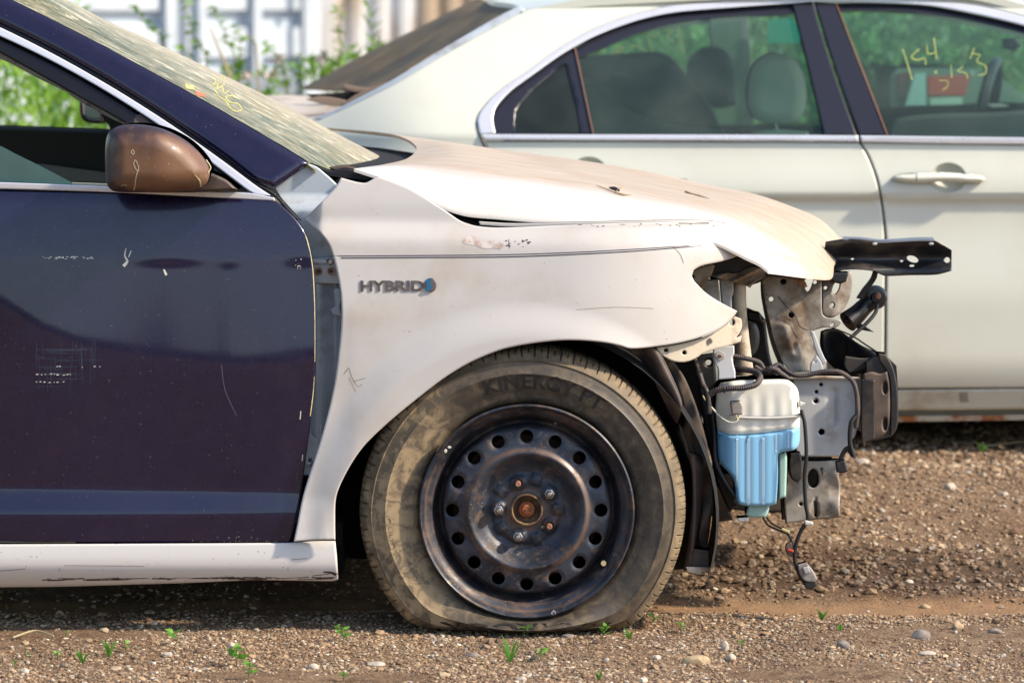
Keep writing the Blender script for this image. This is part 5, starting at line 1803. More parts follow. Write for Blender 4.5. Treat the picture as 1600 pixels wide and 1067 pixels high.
# rail plates behind the tank
sheet('rail_plate', [(1238, 592), (1290, 590), (1341, 591), (1343, 640), (1338, 676), (1326, 694), (1314, 706), (1313, 713), (1244, 713), (1240, 650)],
      lambda a, b: .33 + .008 * np.exp(-((np.asarray(a) - 1302) / 7.0) ** 2) * sst(600, 612, b) * sst(670, 655, b), M['pale_metal'], car, step=5, thick=.06, roll=.004, roll_w=3,
      holes=[circ(1282.5, 600.6, 2.6), circ(1275.5, 612, 2.6), circ(1274.5, 626, 3.8), circ(1283.5, 674.5, 4.8)])
sheet('rail_plate_lip', [(1234, 588), (1290, 587), (1344, 589), (1344, 592.5), (1290, 592), (1234, 593)], .315, M['cream_metal'], car, step=8, thick=.05)
lp = sheet('lower_rail_plate', [(1228, 716), (1268, 720), (1311, 718), (1310, 740), (1313, 760), (1312, 790), (1313, 808), (1270, 812), (1228, 818), (1225, 780)],
           lambda a, b: .345 + .006 * np.sin(np.asarray(b) / 8.0) * sst(1292, 1306, a), M['grey_metal'], car, step=5, thick=.03, roll=.004, roll_w=3,
           holes=[circ(1270.5, 747, 8.8, 15), circ(1251, 787, 2.4), [(1272, 782), (1276, 782), (1276, 806), (1272, 806)]])
v, f = tube_w([pt(1284, 732, .335), pt(1288, 742, .315)], .004, seg=10); mesh('rail_pin', v, f, M['nut'], lp)
sheet('inner_rail', [(1216, 700), (1300, 705), (1300, 800), (1222, 812)], .50, M['void_black'], car, step=12, thick=.02)
sheet('sensor_box', [(1234, 708), (1250, 706), (1254, 720), (1254, 746), (1246, 754), (1236, 748), (1232, 730)], .30, M['black_plastic'], car, step=4, thick=.03, roll=.006, roll_w=3)
# ---- washer tank
tank_up = [(1121, 606), (1126, 598), (1150, 594.5), (1190, 593), (1228, 592.5), (1238, 598), (1247, 609), (1250, 640), (1250, 668), (1200, 676), (1140, 680), (1121, 672), (1118, 640)]


def tankY(a, b):
    a = np.asarray(a, float)
    return .205 + .0014 * np.cos(a / 22.0 * 2 * math.pi) * sst(600, 640, b) * .6 + .018 * sst(1146, 1120, a) + .020 * sst(1236, 1252, a)


tk = sheet('washer_tank', tank_up, tankY, M['tank'], car, step=4, thick=.09, roll=.012, roll_w=8)
fl = sheet('washer_fluid', [(1121, 672), (1140, 680), (1200, 676), (1250, 668), (1250, 686), (1247, 698), (1238, 704), (1220, 706), (1215, 712), (1216, 740), (1213, 786), (1204, 790), (1168, 791), (1154, 787), (1150, 778), (1148, 752), (1139, 738), (1128, 728), (1122, 716)],
           tankY, M['fluid'], tk, step=4, thick=.085, roll=.010, roll_w=6)
bfl = bvh_of(fl)
decals('tank_rib', bfl, stroke([(1170, 676), (1170, 787)], 5, 12) + stroke([(1152, 680), (1152, 760)], 3, 12), M['fluid_pale'], tk, off=.0018)
decals('tank_rib', bfl, stroke([(1193, 676), (1193, 787)], 4.5, 12), M['fluid_pale'], tk, off=.0018)
decals('tank_rib', bfl, stroke([(1213, 674), (1213, 706)], 3, 6), M['fluid_pale'], tk)
decals('tank_rib', bfl, stroke([(1232, 672), (1232, 700)], 2.5, 6), M['fluid_pale'], tk)
decals('tank_foot', bfl, [[(1151, 764), (1170, 764), (1170, 786), (1153, 785)]], M['tape'], tk)
decals('fluid_shadow_side', bfl, [[(1124, 678), (1139, 683), (1140, 736), (1128, 724), (1124, 712)]], M['fluid_dark'], tk)  # darker blue patch paints shade on this side of the fluid
decals('level_marks', bfl, [s_ for y_ in (678, 682, 685, 690) for s_ in stroke([(1166, y_), (1170, y_)], 1.1, 2)] + stroke([(1168, 676), (1168, 692)], .8, 4), M['stripe'], tk, kind='stuff')
sheet('tank_seam', [(1140, 649), (1200, 651), (1252, 648), (1252, 652), (1200, 655), (1140, 653)], .198, M['tank'], tk, step=6, thick=.09)
sheet('tank_nub', [(1249, 626), (1259, 630), (1249, 636)], .215, M['tank'], tk, step=4, thick=.01)
sheet('pump_housing', [(1169, 788), (1203, 788), (1200, 803), (1196, 808), (1170, 808), (1165, 804)], .225, M['pump'], tk, step=4, thick=.05, roll=.006, roll_w=4)
sheet('pump_foot', [(1152, 809), (1170, 808), (1170, 814), (1154, 815)], .225, M['tank'], tk, step=4, thick=.04)
sheet('pump_column', [(1216, 708), (1228, 706), (1230, 716), (1228, 776), (1216, 780)], .235, M['pump'], tk, step=4, thick=.03, roll=.005, roll_w=4)
# hoses, wires and plugs
tube('corrugated_hose', [(1108, 616, .17), (1120, 610, .165), (1136, 607, .16), (1160, 606, .16), (1180, 601, .17), (1188, 590, .19), (1180, 581, .22), (1160, 577, .24), (1146, 576, .26)], .0066, M['hose'], car, ribbed=.0045, seg=12)
tube('drain_pipe', [(1086, 562, .22), (1092, 580, .21), (1098, 600, .20), (1104, 612, .19), (1107, 630, .19), (1108, 646, .19)], .0058, M['hose'], car)
tube('wiring_loom', [(1146, 556, .24), (1165, 560, .24), (1186, 566, .25), (1196, 580, .26), (1206, 576, .27), (1216, 570, .28), (1226, 578, .28), (1240, 586, .27), (1262, 586, .27), (1290, 580, .27), (1314, 582, .27), (1332, 596, .27), (1338, 612, .27), (1340, 640, .27), (1337, 668, .28)], .0056, M['hose'], car, ribbed=.0038, seg=10)
tube('wiring_loom', [(1180, 573, .25), (1192, 580, .245), (1206, 575, .24), (1218, 582, .25), (1232, 592, .27)], .0062, M['hose'], car, ribbed=.004, seg=10)
tube('loom_branch', [(1337, 650, .26), (1330, 660, .255), (1328, 690, .255), (1334, 714, .255), (1324, 700, .26), (1314, 716, .26), (1316, 730, .26)], .005, M['black_rubber'], car)
sheet('black_plug', [(1306, 722), (1320, 718), (1325, 736), (1318, 739), (1308, 738)], .24, M['black_plastic'], car, step=4, thick=.02, roll=.004, roll_w=2.5)
tube('hanging_cable', [(1252, 640, .20), (1257, 659, .195), (1260, 710, .19), (1257, 746, .19), (1259, 788, .19), (1262, 812, .19), (1251, 830, .19), (1243, 854, .19), (1242, 875, .19), (1249, 897, .19), (1258, 912, .19)], .0042, M['black_rubber'], car)
tube('tail_wire', [(1192, 808, .24), (1200, 820, .22), (1216, 828, .20), (1230, 834, .20), (1238, 850, .195), (1242, 868, .19)], .0022, M['black_rubber'], car, seg=6)
tube('tail_wire', [(1198, 808, .24), (1206, 818, .22), (1222, 826, .20), (1233, 836, .20), (1240, 852, .2)], .0018, M['black_rubber'], car, seg=6)
sheet('yellow_tape', [(1222, 824), (1234, 829), (1234, 834), (1220, 828)], .190, M['wire_yellow'], car, step=4, thick=.006)
sheet('white_tape', [(1257, 812), (1270, 815), (1271, 820), (1258, 820)], .182, M['tape'], car, step=4, thick=.010)
pl = sheet('dangling_connector', [(1228, 850), (1236, 846), (1241, 856), (1240, 870), (1232, 868), (1227, 860)], .188, M['brown_plastic'], car, step=4, thick=.012, roll=.003, roll_w=2)
sheet('red_latch', [(1230, 856), (1240, 859), (1240, 863), (1230, 861)], .184, M['red_plug'], pl, step=3, thick=.004)
pl = sheet('dangling_plug', [(1246, 882), (1260, 878), (1270, 890), (1277, 904), (1272, 910), (1258, 908), (1250, 898)], .178, M['grey_plug'], car, step=4, thick=.022, roll=.004, roll_w=2.5)
sheet('plug_nose', [(1256, 910), (1274, 906), (1276, 914), (1268, 922), (1258, 918)], .180, M['black_plastic'], pl, step=4, thick=.02, roll=.003, roll_w=2)
sheet('plug_rib', [(1254, 886), (1263, 884), (1267, 894), (1258, 897)], .172, M['pale_metal'], pl, step=4, thick=.004)
pl = sheet('sensor_plug', [(1141, 628), (1156, 626), (1161, 634), (1160, 648), (1144, 648)], .178, M['grey_plug'], car, step=4, thick=.018, roll=.004, roll_w=2.5)
tube('sensor_wire', [(1150, 648, .18), (1152, 656, .178), (1142, 660, .18), (1128, 652, .19), (1116, 640, .20), (1104, 628, .21), (1098, 618, .21)], .0016, M['wire_yellow'], car, seg=6)
tube('sensor_wire', [(1156, 648, .18), (1150, 659, .178), (1138, 659, .18), (1122, 648, .19), (1110, 634, .20)], .0016, M['tape'], car, seg=6)
tube('black_loom', [(1112, 640, .24), (1116, 680, .24), (1118, 720, .23), (1130, 748, .22), (1150, 778, .22)], .006, M['black_rubber'], car)
tube('zip_tie', [(1130, 598, .155), (1131, 606, .148), (1132, 614, .155)], .0015, M['black_rubber'], car, seg=6)

# ---- debris on the hood
def on_hood(path, r, name, mat, label, cat, lift=.002):
    P = []
    for a, b in path:
        l, nn_ = hit(bh, a, b); P.append(np.array(l) + np.array(nn_) * (lift + r if np.isscalar(r) else lift))
    v, f = tube_w(P, r, seg=7, n=4)
    o = mesh(name, v, f, M[mat], loc=P[0]); return o


t = empty('dry_twig', tuple(np.array(hit(bh, 955, 300)[0])), 'dry twig with a dark seed head lying on the dusty hood', 'twig')
for path, r_, mt in (([(932, 292), (945, 297), (960, 303), (972, 306), (986, 307)], [.0006, .0012, .0014, .0022, .0006], 'twig'), ([(951, 295), (960, 297), (967, 300)], [.001, .0042, .002], 'twig_dark'), ([(962, 303), (966, 297), (972, 294)], [.0008, .0012, .0005], 'twig')):
    P = []
    for a, b in path:
        l, nn_ = hit(bh, a, b); P.append(np.array(l) + np.array(nn_) * .003)
    v, f = tube_w(P, r_, seg=7, n=4); mesh('stalk' if mt == 'twig' else 'seed_head', v, f, M[mt], t)
o = on_hood([(1071, 301), (1080, 304), (1092, 307), (1108, 312)], [.0025, .0014, .0016, .0004], 'straw', 'twig', '', ''); tag(o, 'thin pale straw lying on the dusty hood near its front', 'straw')

# ================================================================== REAR CAR
S2 = 2.3
car2 = empty('white_sedan', (.35, 3.2, 0), 'white four door sedan parked behind, its rear window glass lifted out of place', 'car')


def Yb(px, py):
    py = np.asarray(py, float); px = np.asarray(px, float)
    y = S2 + .02 + .26 * np.clip((215 - py) / 215.0, 0, 1.3) ** 1.15
    y = y - .026 * sst(221, 304, py) + .020 * sst(302, 316, py) - .020 * sst(330, 480, py) + .05 * sst(545, 660, py) ** 1.5
    y = y + .12 * sst(760, 440, px) ** 2
    return y


def panel2(name, ol, mat, parent=car2, dy=0.0, **kw):
    return sheet(name, ol, lambda a, b: Yb(a, b) + dy, mat, parent, **kw)


qp = panel2('quarter_panel', [(430, 213), (470, 200), (498, 189), (551, 165), (615, 133), (679, 95), (742, 60), (790, 34), (817, 20), (840, 13), (866, 8), (912, 0), (980, -8), (1146, -14), (1240, -16), (1240, -6), (1146, 0), (1052, 9), (1005, 19),
                               (959, 33), (915, 51.5), (865, 81), (818, 116), (790, 134), (771, 150), (756, 167), (748, 180), (746, 192), (749, 208), (758, 231), (790, 290), (812, 360), (820, 470), (740, 520), (690, 640), (430, 640)], M['far_paint'], step=12, roll=.004, roll_w=3, thick=.02)
panel2('quarter_pillar_seam', [(746, 190), (749, 208), (759, 232), (757, 233), (747, 210), (744, 192)], M['black_rubber'], qp, dy=-.001, step=6, thick=.004, roll=0)
rd = panel2('rear_door', [(758, 221), (900, 221), (1200, 222), (1342, 223), (1355, 244), (1370, 285), (1378, 330), (1382, 380), (1381, 551), (1380, 605), (900, 605), (830, 470), (816, 360), (793, 290), (764, 238)], M['far_paint'], step=12, roll=.005, roll_w=3, thick=.003, holes=[circ(919, 268, 27, 21, 28)])
fd = panel2('front_door', [(1345, 223), (1500, 225), (1820, 229), (1820, 604), (1383.5, 606), (1384.5, 551), (1385.5, 380), (1381, 330), (1373, 285), (1358, 244)], M['far_paint'], step=12, roll=.005, roll_w=3, thick=.003, holes=[circ(1481, 278, 27, 22, 28)])
sheet('door_gap', [(1336, 222), (1350, 222), (1392, 330), (1394, 606), (1372, 606), (1372, 330)], lambda a, b: Yb(a, b) + .032, M['black_rubber'], car2, step=8, thick=.004, roll=0)
panel2('roof_side', [(1240, -16), (1400, -18), (1500, -14), (1600, 6), (1700, 44), (1820, 110), (1820, 124), (1700, 60), (1600, 26), (1525, 9), (1457, 0), (1350, -5), (1240, -6)], M['far_paint'], step=10, thick=.02, roll=.004, roll_w=3)
# bright trim
panel2('window_trim', [(746, 191), (749, 178), (757, 166), (771, 150), (790, 134), (818, 116), (865, 81), (915, 51.5), (959, 33), (1005, 19), (1052, 9), (1146, 0), (1240, -6), (1290, -7), (1350, -5), (1457, 0), (1525, 9), (1600, 26), (1700, 60), (1820, 124),
                       (1820, 134), (1700, 73), (1600, 40), (1509, 18.6), (1447, 8), (1350, 3), (1290, 2), (1240, 5), (1146, 12), (1052, 20), (990, 34), (927, 58), (881, 83), (834, 116), (796, 144), (775, 168), (770, 184), (774, 208), (751, 210)],
       M['bright_trim'], dy=-.008, step=3, thick=.012, roll=.003, roll_w=3)
panel2('belt_trim', [(751, 210), (900, 210.5), (1200, 211), (1340, 212), (1342, 222), (1200, 221), (900, 220), (757, 219.5)], M['bright_trim'], dy=-.010, step=3, thick=.014, roll=.003, roll_w=3)
panel2('belt_trim', [(1343.5, 212), (1500, 214), (1820, 218), (1820, 228), (1500, 225), (1346, 222.5)], M['bright_trim'], dy=-.010, step=3, thick=.014, roll=.003, roll_w=3)
# window borders
panel2('quarter_border', [(774, 210), (770, 184), (775, 168), (796, 144), (834, 116), (881, 83), (900, 74), (927, 209), (910, 209)], M['pillar_black'], dy=.010, step=7, thick=.01, roll=.002, roll_w=2,
       holes=[[(806, 208), (804, 190), (806, 176), (815, 160), (836, 138), (860, 118), (884, 100), (897, 150), (908, 208)]])
panel2('quarter_glass', [(800, 210), (798, 180), (812, 158), (834, 134), (884, 98), (912, 210)], M['quarter_glass'], dy=.016, step=20, thick=.004, roll=0)
panel2('divider_edge', [(897.5, 75), (899.5, 74), (928, 209), (926, 209)], M['edge_brown'], dy=.004, step=6, thick=.006, roll=0)
panel2('rear_door_frame', [(900, 76), (927, 58), (990, 34), (1052, 20), (1146, 12), (1240, 6), (1243, 20), (1226, 24), (1150, 26), (1060, 36), (1000, 52), (940, 78), (902, 92)], M['pillar_black'], dy=.012, step=7, thick=.02, roll=.003, roll_w=3)
panel2('rear_door_glass', [(901, 88), (1000, 46), (1100, 28), (1240, 16), (1290, 212), (926, 212)], M['tint_glass'], dy=.018, step=24, thick=.004, roll=0)
panel2('center_pillar', [(1238, 6), (1269, 3), (1302, 110), (1339, 212), (1288, 211), (1264, 110)], M['pillar_black'], dy=0, step=8, thick=.03, roll=.004, roll_w=3)
panel2('center_pillar', [(1272.5, 3), (1306, 6), (1345, 110), (1387, 212), (1343, 212), (1306, 110)], M['pillar_black'], dy=0, step=8, thick=.03, roll=.004, roll_w=3)
panel2('pillar_edge', [(1306, 6), (1308, 7), (1349, 110), (1388, 212), (1386, 212), (1346.5, 110)], M['edge_brown'], dy=-.003, step=6, thick=.006, roll=0)
panel2('front_door_frame', [(1306, 6), (1350, 5), (1447, 9), (1509, 20), (1600, 41), (1700, 74), (1820, 135), (1820, 150), (1700, 88), (1600, 53), (1500, 30), (1440, 22), (1350, 17), (1312, 20)], M['pillar_black'], dy=.012, step=7, thick=.02, roll=.003, roll_w=3)
fg = panel2('front_door_glass', [(1308, 14), (1447, 16), (1600, 48), (1820, 145), (1820, 220), (1386, 214)], M['tint_glass'], dy=.018, step=24, thick=.004, roll=0)
bfg = bvh_of(fg)


def cz(pl, ox, oy, s): return [(ox + a / s, oy + b / s) for a, b in pl]


g_ = []
for pl, w in (([(680, 250), (700, 310), (728, 405)], 3.4), ([(765, 250), (735, 275), (725, 292), (750, 305), (790, 298), (797, 330)], 3), ([(803, 228), (808, 272), (852, 268)], 2.6), ([(838, 192), (845, 245), (852, 300)], 3.4),
              ([(838, 372), (850, 358), (852, 380)], 2), ([(862, 408), (908, 412), (905, 440), (880, 458)], 2), ([(924, 328), (928, 395)], 2.6), ([(985, 338), (955, 362), (1000, 372), (1008, 400)], 2.6),
              ([(1042, 245), (1020, 300)], 2.6), ([(1035, 272), (1072, 280), (1055, 312), (1098, 335), (1100, 372), (1058, 385)], 2.6)):
    decals('painted_numeral', bfg, stroke(cz(pl, 1200, 0, 3.2325), w * .55), M['faint_pen'], fg)
# far side writing on the far rear glass
far_glass = sheet('far_rear_glass', [(940, 60), (1108, 36), (1160, 34), (1160, 215), (900, 215)], 4.02, M['tint_glass'], car2, step=30, thick=.004, roll=0)
bfr = bvh_of(far_glass)
g_ = []
for pl, w in (([(868, 155), (890, 262)], 3), ([(868, 158), (905, 185), (930, 150)], 2.6), ([(948, 150), (1005, 156), (962, 182), (1005, 215)], 3), ([(1025, 140), (1050, 262)], 4.4), ([(690, 272), (735, 258), (752, 240), (722, 238), (712, 262), (750, 275)], 3.4), ([(790, 228), (830, 238), (862, 262)], 3)):
    decals('painted_numeral', bfr, stroke(cz(pl, 740, 0, 3.2), w), M['faint_pen'], far_glass)
sheet('far_front_glass', [(1200, 26), (1420, 22), (1600, 60), (1820, 150), (1820, 215), (1200, 215)], 4.02, M['tint_glass'], car2, step=40, thick=.004, roll=0)
sheet('far_window_sticker', [(1200, 32), (1236, 29), (1246, 40), (1250, 62), (1248, 68), (1199, 68)], 4.00, pm('green_sticker', (.02, .42, .28), .5), car2, step=20, thick=.002, roll=0)
# far body frame
sheet('far_center_pillar', [(1108, 20), (1168, 18), (1180, 215), (1118, 215)], 4.05, M['interior_grey'], car2, step=14, thick=.04)
sheet('far_roof_rail', [(800, 90), (940, 40), (1110, 12), (1300, 2), (1450, 8), (1640, 50), (1820, 130), (1820, 158), (1620, 66), (1430, 24), (1300, 20), (1110, 36), (950, 64), (830, 120)], 4.06, M['interior_grey'], car2, step=14, thick=.04)
sheet('far_body_side', [(700, 208), (1820, 208), (1820, 520), (640, 520), (640, 240)], 4.04, M['far_paint'], car2, step=40, thick=.04)
sheet('far_door_panel', [(1120, 196), (1820, 200), (1820, 330), (1120, 330)], 3.96, M['interior_dark'], car2, step=40, thick=.05)
# cabin
sheet('rear_bench', [(800, 150), (903, 92), (960, 86), (1030, 82), (1046, 88), (1098, 146), (1112, 168), (1130, 215), (1140, 330), (800, 330)], 3.55, M['seat_dark'], car2, step=12, thick=.15, roll=.02, roll_w=6)
sheet('rear_seat_back', [(786, 214), (812, 150), (880, 120), (930, 126), (990, 175), (1060, 196), (1130, 202), (1150, 330), (786, 330)], 2.75, M['seat_dark'], car2, step=12, thick=.3, roll=.03, roll_w=8)
sheet('headrest', [(1074, 130), (1078, 96), (1094, 78), (1118, 73), (1138, 84), (1146, 110), (1148, 140), (1150, 165), (1120, 170), (1090, 160)], 3.60, M['seat_dark'], car2, step=8, thick=.1, roll=.04, roll_w=14)
sheet('headrest', [(1168, 160), (1172, 118), (1184, 96), (1206, 84), (1234, 88), (1252, 108), (1260, 140), (1256, 176), (1242, 192), (1200, 194), (1178, 186)], 2.85, M['seat_grey'], car2, step=7, thick=.12, roll=.05, roll_w=20)
sheet('front_seat', [(1150, 330), (1160, 230), (1176, 208), (1210, 202), (1262, 206), (1276, 230), (1280, 330)], 2.85, M['seat_grey'], car2, step=12, thick=.45, roll=.04, roll_w=14)
sheet('headrest_post', [(1210, 192), (1214, 192), (1216, 206), (1212, 206)], 2.88, M['nut'], car2, step=6, thick=.01)
sheet('grab_handle', [(956, 118), (962, 113), (972, 111), (982, 114), (988, 121), (984, 122), (976, 118), (966, 117), (960, 122)], 3.50, M['interior_grey'], car2, step=6, thick=.02)
sheet('dashboard', [(1386, 205), (1400, 186), (1460, 178), (1540, 176), (1620, 172), (1820, 180), (1820, 330), (1386, 330)], 3.1, M['seat_dark'], car2, step=16, thick=.8, roll=.03, roll_w=8)
# steering wheel ring: tilted torus
ctr_ = pt(1541, 172, 3.55)
P = []
for k in range(28):
    a = 2 * math.pi * k / 28
    # wheel plane leans: axis towards the seat
    q1 = np.array([.07 * math.cos(a) * .55 + .03 * math.sin(a), .17 * math.cos(a), .15 * math.sin(a)])
    P.append(ctr_ + q1 * 0.92)
P.append(P[0])
v, f = tube_w(P, .017, seg=8, n=2); sw = mesh('steering_wheel', v, f, M['gloss_black'], car2)
v, f = box_w(ctr_ + (.03, 0, -.02), (.05, .16, .07)); mesh('steering_hub', v, f, M['interior_grey'], sw, smooth=False)
sheet('interior_mirror', [(1572, 62), (1590, 60), (1596, 72), (1586, 80), (1574, 76)], 3.2, M['gloss_black'], car2, step=6, thick=.1, roll=.01, roll_w=4)
# handles
def cup(cx, cy, rx, ry, parent):
    ol_ = np.array(circ(cx, cy, rx, ry, 28))
    sheet('handle_cup', [tuple(p) for p in ol_], lambda a, b: Yb(a, b) + .001 + .030 * np.clip(1 - ((np.asarray(a) - cx) / rx) ** 2 - ((np.asarray(b) - cy) / ry) ** 2, 0, 1) ** .7, M['far_paint'], parent, step=4, thick=.003, roll=0, smooth=False)
cup(1481, 278, 27.6, 22.6, fd); cup(919, 268, 27.6, 21.6, rd)
hol = [(1393.5, 279), (1400, 274), (1416, 271.5), (1434, 270), (1458, 269.8), (1482, 270.5), (1508, 272), (1528, 273.5), (1538, 277), (1540, 281.5), (1535, 285), (1520, 286), (1500, 285), (1480, 284.5), (1458, 285), (1436, 286), (1416, 285), (1400, 282)]
hpoly = crom(hol, 4, True)
def handY(a, b):
    d = pdist(hpoly, np.asarray(a, float), np.asarray(b, float))
    return Yb(a, b) - .012 - .022 * np.sqrt(1 - (1 - np.clip(d / 8.0, 0, 1)) ** 2)
hd = sheet('door_handle', hol, handY, M['far_paint'], fd, step=2.5, thick=.014, roll=0)
sheet('handle_cap_seam', [(1431.5, 271), (1432.7, 271), (1432.7, 285), (1431.5, 285)], lambda a, b: handY(a, b) - .001, M['black_rubber'], fd, step=4, thick=.003, roll=0)
sheet('door_handle', [(a - 562, b - 10) for a, b in hol], lambda a, b: handY(np.asarray(a) + 562, np.asarray(b) + 10), M['far_paint'], rd, step=3, thick=.014, roll=0)
# lower body
panel2('rocker', [(800, 609), (1380, 609), (1600, 607), (1820, 606), (1820, 636), (1600, 639), (1380, 641), (800, 642)], M['rocker'], step=10, thick=.03, roll=.006, roll_w=5)
panel2('rocker_plug', [(1500, 613), (1513, 612), (1514, 628), (1501, 628)], M['rocker_grey'], dy=-.003, step=5, thick=.004, roll=.001, roll_w=2)
panel2('rocker_underside', [(800, 642), (1380, 641), (1600, 639), (1820, 636), (1820, 645), (1600, 648), (1380, 650), (800, 652)], M['rocker_grey'], dy=.03, step=12, thick=.03)
panel2('rusty_seam_strip', [(800, 651), (1380, 650), (1600, 647.5), (1820, 645), (1820, 652), (1600, 656), (1380, 659), (800, 661)], M['rust_strip'], dy=.015, step=8, thick=.01, roll=.001, roll_w=2)
v, f = box_w((.9, 3.25, .22), (4.0, 1.65, .06)); mesh('floor_pan', v, f, M['void_black'], car2, smooth=False)
# rear window opening strip, lifted glass, deck lid
sheet('window_seal', [(488, 187), (520, 174), (551, 158), (615, 124), (679, 84), (742, 47), (790, 20), (812, 10), (820, 14), (817, 21), (790, 35), (742, 61), (679, 96), (615, 134), (551, 166), (505, 188)], lambda a, b: Yb(a, b) + .03, M['grey_paint'], car2, step=7, thick=.03, roll=.006, roll_w=5)
surf('rear_glass', [(2.78, [(596, 136), (660, 92), (742, 46), (800, 14)]), (3.05, [(545, 140), (620, 100), (700, 50), (770, 10)]), (3.5, [(480, 138), (560, 92), (666, 38), (745, -2)]), (3.95, [(474, 136), (540, 105), (640, 60), (720, 20)])],
     pm('dusty_rear_glass', (.10, .07, .03), .6, 0, 0, (.28, .20, .11), 5, .3, .7, .8, spec=.25), car2, nu=24, nv=6, thick=.005)
surf('deck_lid', [(2.52, [(410, 230), (440, 214), (480, 199), (530, 180)]), (2.8, [(395, 190), (440, 180), (490, 178), (540, 172)]), (3.3, [(380, 160), (430, 150), (480, 152), (530, 150)]), (3.9, [(380, 158), (430, 152), (480, 152), (520, 150)])],
     pm('dusty_deck', (.60, .52, .42), .5, 0, .1, (.42, .33, .25), 8, .4, .7), car2, nu=16, nv=6, thick=.02)
sheet('parcel_shelf_void', [(478, 148), (520, 146), (560, 140), (600, 128), (640, 108), (600, 140), (560, 160), (536, 166), (500, 160)], 3.0, M['void_black'], car2, step=8, thick=.02)
sheet('torn_trim', [(478, 156), (500, 150), (536, 156), (548, 160), (530, 168), (500, 162)], 2.72, pm('torn_trim', (.30, .22, .17), .8), car2, step=6, thick=.01, roll=.003, roll_w=2)
sheet('torn_trim', [(538, 132), (570, 138), (592, 136), (560, 146), (534, 138)], 2.74, bpy.data.materials['torn_trim'], car2, step=6, thick=.01, roll=.003, roll_w=2)
sheet('torn_trim', [(532, 164), (560, 146), (600, 130), (610, 128), (580, 148), (550, 166)], 2.60, bpy.data.materials['torn_trim'], car2, step=6, thick=.01, roll=.003, roll_w=2)
surf('roof', [(2.56, [(817, 19), (866, 7), (912, -1), (1240, -16), (1500, -15), (1640, 18)]), (2.75, [(805, 8), (866, -2), (930, -12), (1240, -26), (1480, -26), (1600, 0)]), (3.2, [(760, 2), (860, -12), (940, -26), (1240, -38), (1450, -36), (1580, -10)]), (3.85, [(770, 6), (860, -8), (940, -20), (1240, -30), (1450, -28), (1580, 0)])],
     M['far_paint'], car2, nu=24, nv=5, thick=.02)
# its tyres
for cx_, yy_ in ((.10, 2.36), (.10, 3.86), (2.80, 2.36), (2.80, 3.86)):
    V, Fq = tyre_geo(np.array([cx_, yy_, .31]), 80, False, False); mesh('tyre', V, Fq[:, ::-1], M['dusty_rubber'], car2)

# something red and white beyond the far front window
tv = empty('trailer', (X(1450, 5.1), 5.1, 0), 'dim grey trailer with red panels seen through the front door glass', 'trailer')
sheet('trailer_body', [(1392, 120), (1402, 108), (1520, 108), (1560, 122), (1600, 150), (1600, 330), (1392, 330)], 5.1, M['interior_grey'], tv, step=20, thick=1.2)
sheet('red_panel', [(1448, 120), (1516, 118), (1508, 150), (1450, 150)], 5.08, pm('lamp_red', (.78, .06, .04), .4), tv, step=12, thick=.02)
sheet('red_panel', [(1402, 116), (1424, 112), (1420, 150), (1404, 160)], 5.08, pm('lamp_maroon', (.20, .03, .04), .4), tv, step=12, thick=.02)
sheet('white_panel', [(1451, 154), (1504, 152), (1502, 178), (1454, 178)], 5.08, pm('panel_white', (.62, .68, .64), .5), tv, step=12, thick=.02)
sheet('white_panel', [(1429, 115), (1446, 115), (1447, 172), (1440, 178), (1412, 172)], 5.06, pm('panel_blue', (.50, .62, .68), .5), tv, step=12, thick=.02)

# ================================================================== SEEDLINGS IN FRONT
def seedling(px, py, h, label, kind='leafy', n=6):
    b = gpt(px, py); s = (b[1] + 8) / F
    H = h * s * 1.3
    rt = empty('seedling', (b[0], b[1], float(ground_z(b[0], b[1]))), label, 'seedling', 'green seedlings sprouting from the gravel')
    z0 = float(ground_z(b[0], b[1]))
    r = random.Random(int(px * 3 + py))
    P = [(b[0], b[1], z0), (b[0] + r.uniform(-.1, .1) * H, b[1], z0 + H * .5), (b[0] + r.uniform(-.2, .2) * H, b[1] - .1 * H, z0 + H * .85)]
    if kind == 'leafy':
        v, f = tube_w(P, [.0012, .001, .0007], seg=5, n=3); mesh('stem', v, f, M['stem'], rt)
        PP = []; DD = []
        for j in range(n):
            a = j * 2.4 + r.uniform(-.3, .3); t_ = .35 + .65 * j / n
            p = np.array(P[0]) * (1 - t_) + np.array(P[2]) * t_
            PP.append(p); DD.append((math.cos(a), math.sin(a) * .9 - .25, .45))
        V_, F_ = leaves(np.array(PP), np.array(DD), np.array([H * r.uniform(.45, .75) for _ in PP]), 1.0)
        mesh('foliage', V_, F_, M['seedling'], rt, smooth=False)
    else:
        parts_ = []
        for j in range(n):
            a = r.uniform(0, 6.28); L_ = H * r.uniform(.6, 1.1)
            tip = np.array([b[0] + math.cos(a) * L_ * .6, b[1] + math.sin(a) * L_ * .4 - .2 * L_, z0 + L_ * r.uniform(.6, .95)])
            m_ = (np.array(P[0]) + tip) / 2 + (0, 0, L_ * .18)
            w = .0022
            v = [np.array(P[0]) + (w, 0, 0), np.array(P[0]) - (w, 0, 0), m_ - (w, 0, 0), m_ + (w, 0, 0), tip]
            parts_.append((v, [(0, 1, 2, 3), (3, 2, 4)]))
        v, f = join(parts_); mesh('blades', v, f, M['seedling'], rt, smooth=False)
    return rt


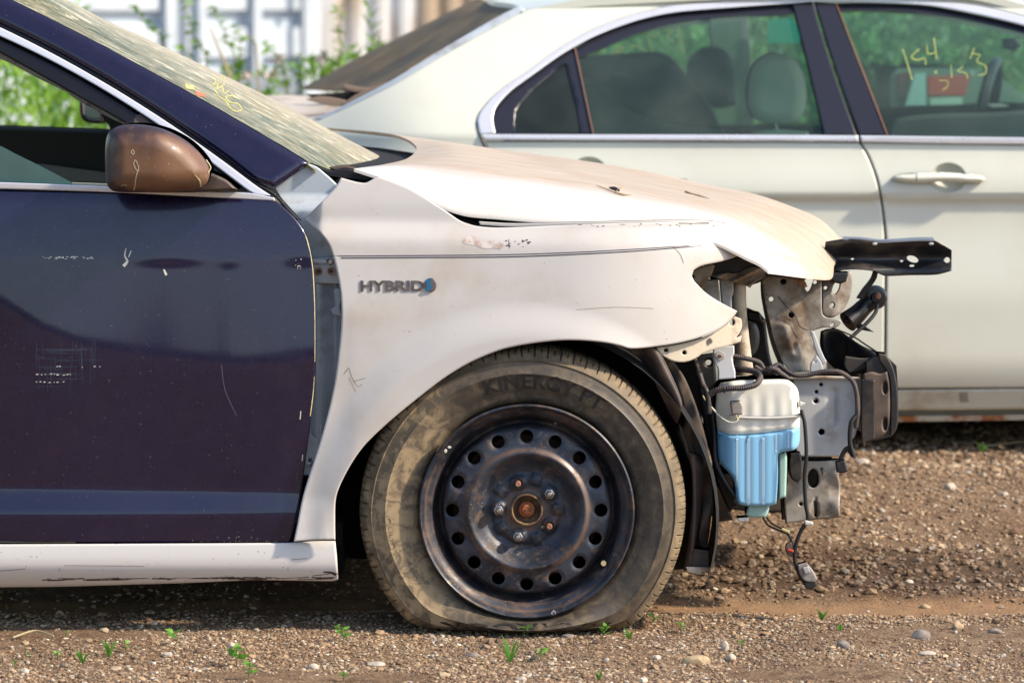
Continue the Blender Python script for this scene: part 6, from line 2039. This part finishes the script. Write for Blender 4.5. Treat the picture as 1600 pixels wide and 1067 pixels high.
seedling(370, 1040, 30, 'largest leafy seedling in the lower left gravel', n=9)
seedling(388, 1060, 22, 'low broad seedling at the bottom edge right below the largest one', n=8)
seedling(275, 1008, 22, 'seedling with pointed leaves just below the shade line', n=5)
seedling(129, 1036, 24, 'upright grassy sprout near the lower left corner', 'grass', 7)
seedling(170, 1026, 26, 'thin grassy sprout left of the pointed leaf seedling', 'grass', 6)
seedling(45, 1030, 12, 'small round leafed seedling at the far lower left', n=5)
seedling(24, 1046, 14, 'tiny leafy sprout in the bottom left corner', n=5)
seedling(90, 1030, 12, 'small seedling left of the upright grassy sprout', n=5)
seedling(103, 995, 8, 'tiny two leaf seedling on the bare soil under the sill', n=4)
seedling(196, 1018, 14, 'faint sprig between the grassy sprouts', n=4)
seedling(537, 1002, 22, 'spindly seedling left of the flat tyre', n=5)
seedling(528, 986, 9, 'tiny sprout at the shade edge left of the tyre', n=4)
seedling(736, 992, 20, 'seedling growing up against the tyre lettering', n=5)
seedling(820, 997, 18, 'forked seedling under the middle of the tyre', n=6)
seedling(797, 1034, 34, 'long bladed grass sprout in front of the tyre', 'grass', 7)
seedling(846, 1032, 18, 'small leafy seedling right of the long bladed sprout', n=6)
seedling(943, 998, 20, 'seedling with spread leaves below the tyre front', n=7)
seedling(983, 998, 18, 'grassy tuft at the front foot of the tyre', 'grass', 6)
seedling(1021, 972, 12, 'small bright seedling at the front edge of the tyre', n=5)
seedling(1064, 990, 16, 'spindly seedling right of the flat tyre', n=5)
seedling(936, 1062, 20, 'pair of thin sprouts at the bottom edge right of centre', 'grass', 4)
seedling(1284, 968, 16, 'bright green tuft on the smooth tyre track', 'grass', 8)
seedling(537, 1064, 14, 'yellow green sprout at the bottom edge below the white stone', n=5)
seedling(1313, 985, 12, 'thin sprout behind the rough grey rock', 'grass', 4)
seedling(1160, 1010, 10, 'tiny sprout right of the rough white stone', n=4)
seedling(1535, 708, 18, 'small green tuft on the far gravel by the right edge', 'grass', 6)
for i, (a, b, lab) in enumerate(((1540, 700, 'dry straw lying on the far gravel by the right edge'), (20, 1000, 'thin bent straw in the shade at far left'))):
    p0 = gpt(a, b); p1 = p0 + (.12 if i == 0 else .04, .05, .012); p2 = p0 + (.2 if i == 0 else .08, .02, .006)
    v, f = tube_w([p0 + (0, 0, .006), p1, p2], .002, seg=6); o = mesh('straw', v, f, M['dry_stem'], loc=p0); tag(o, lab, 'straw')
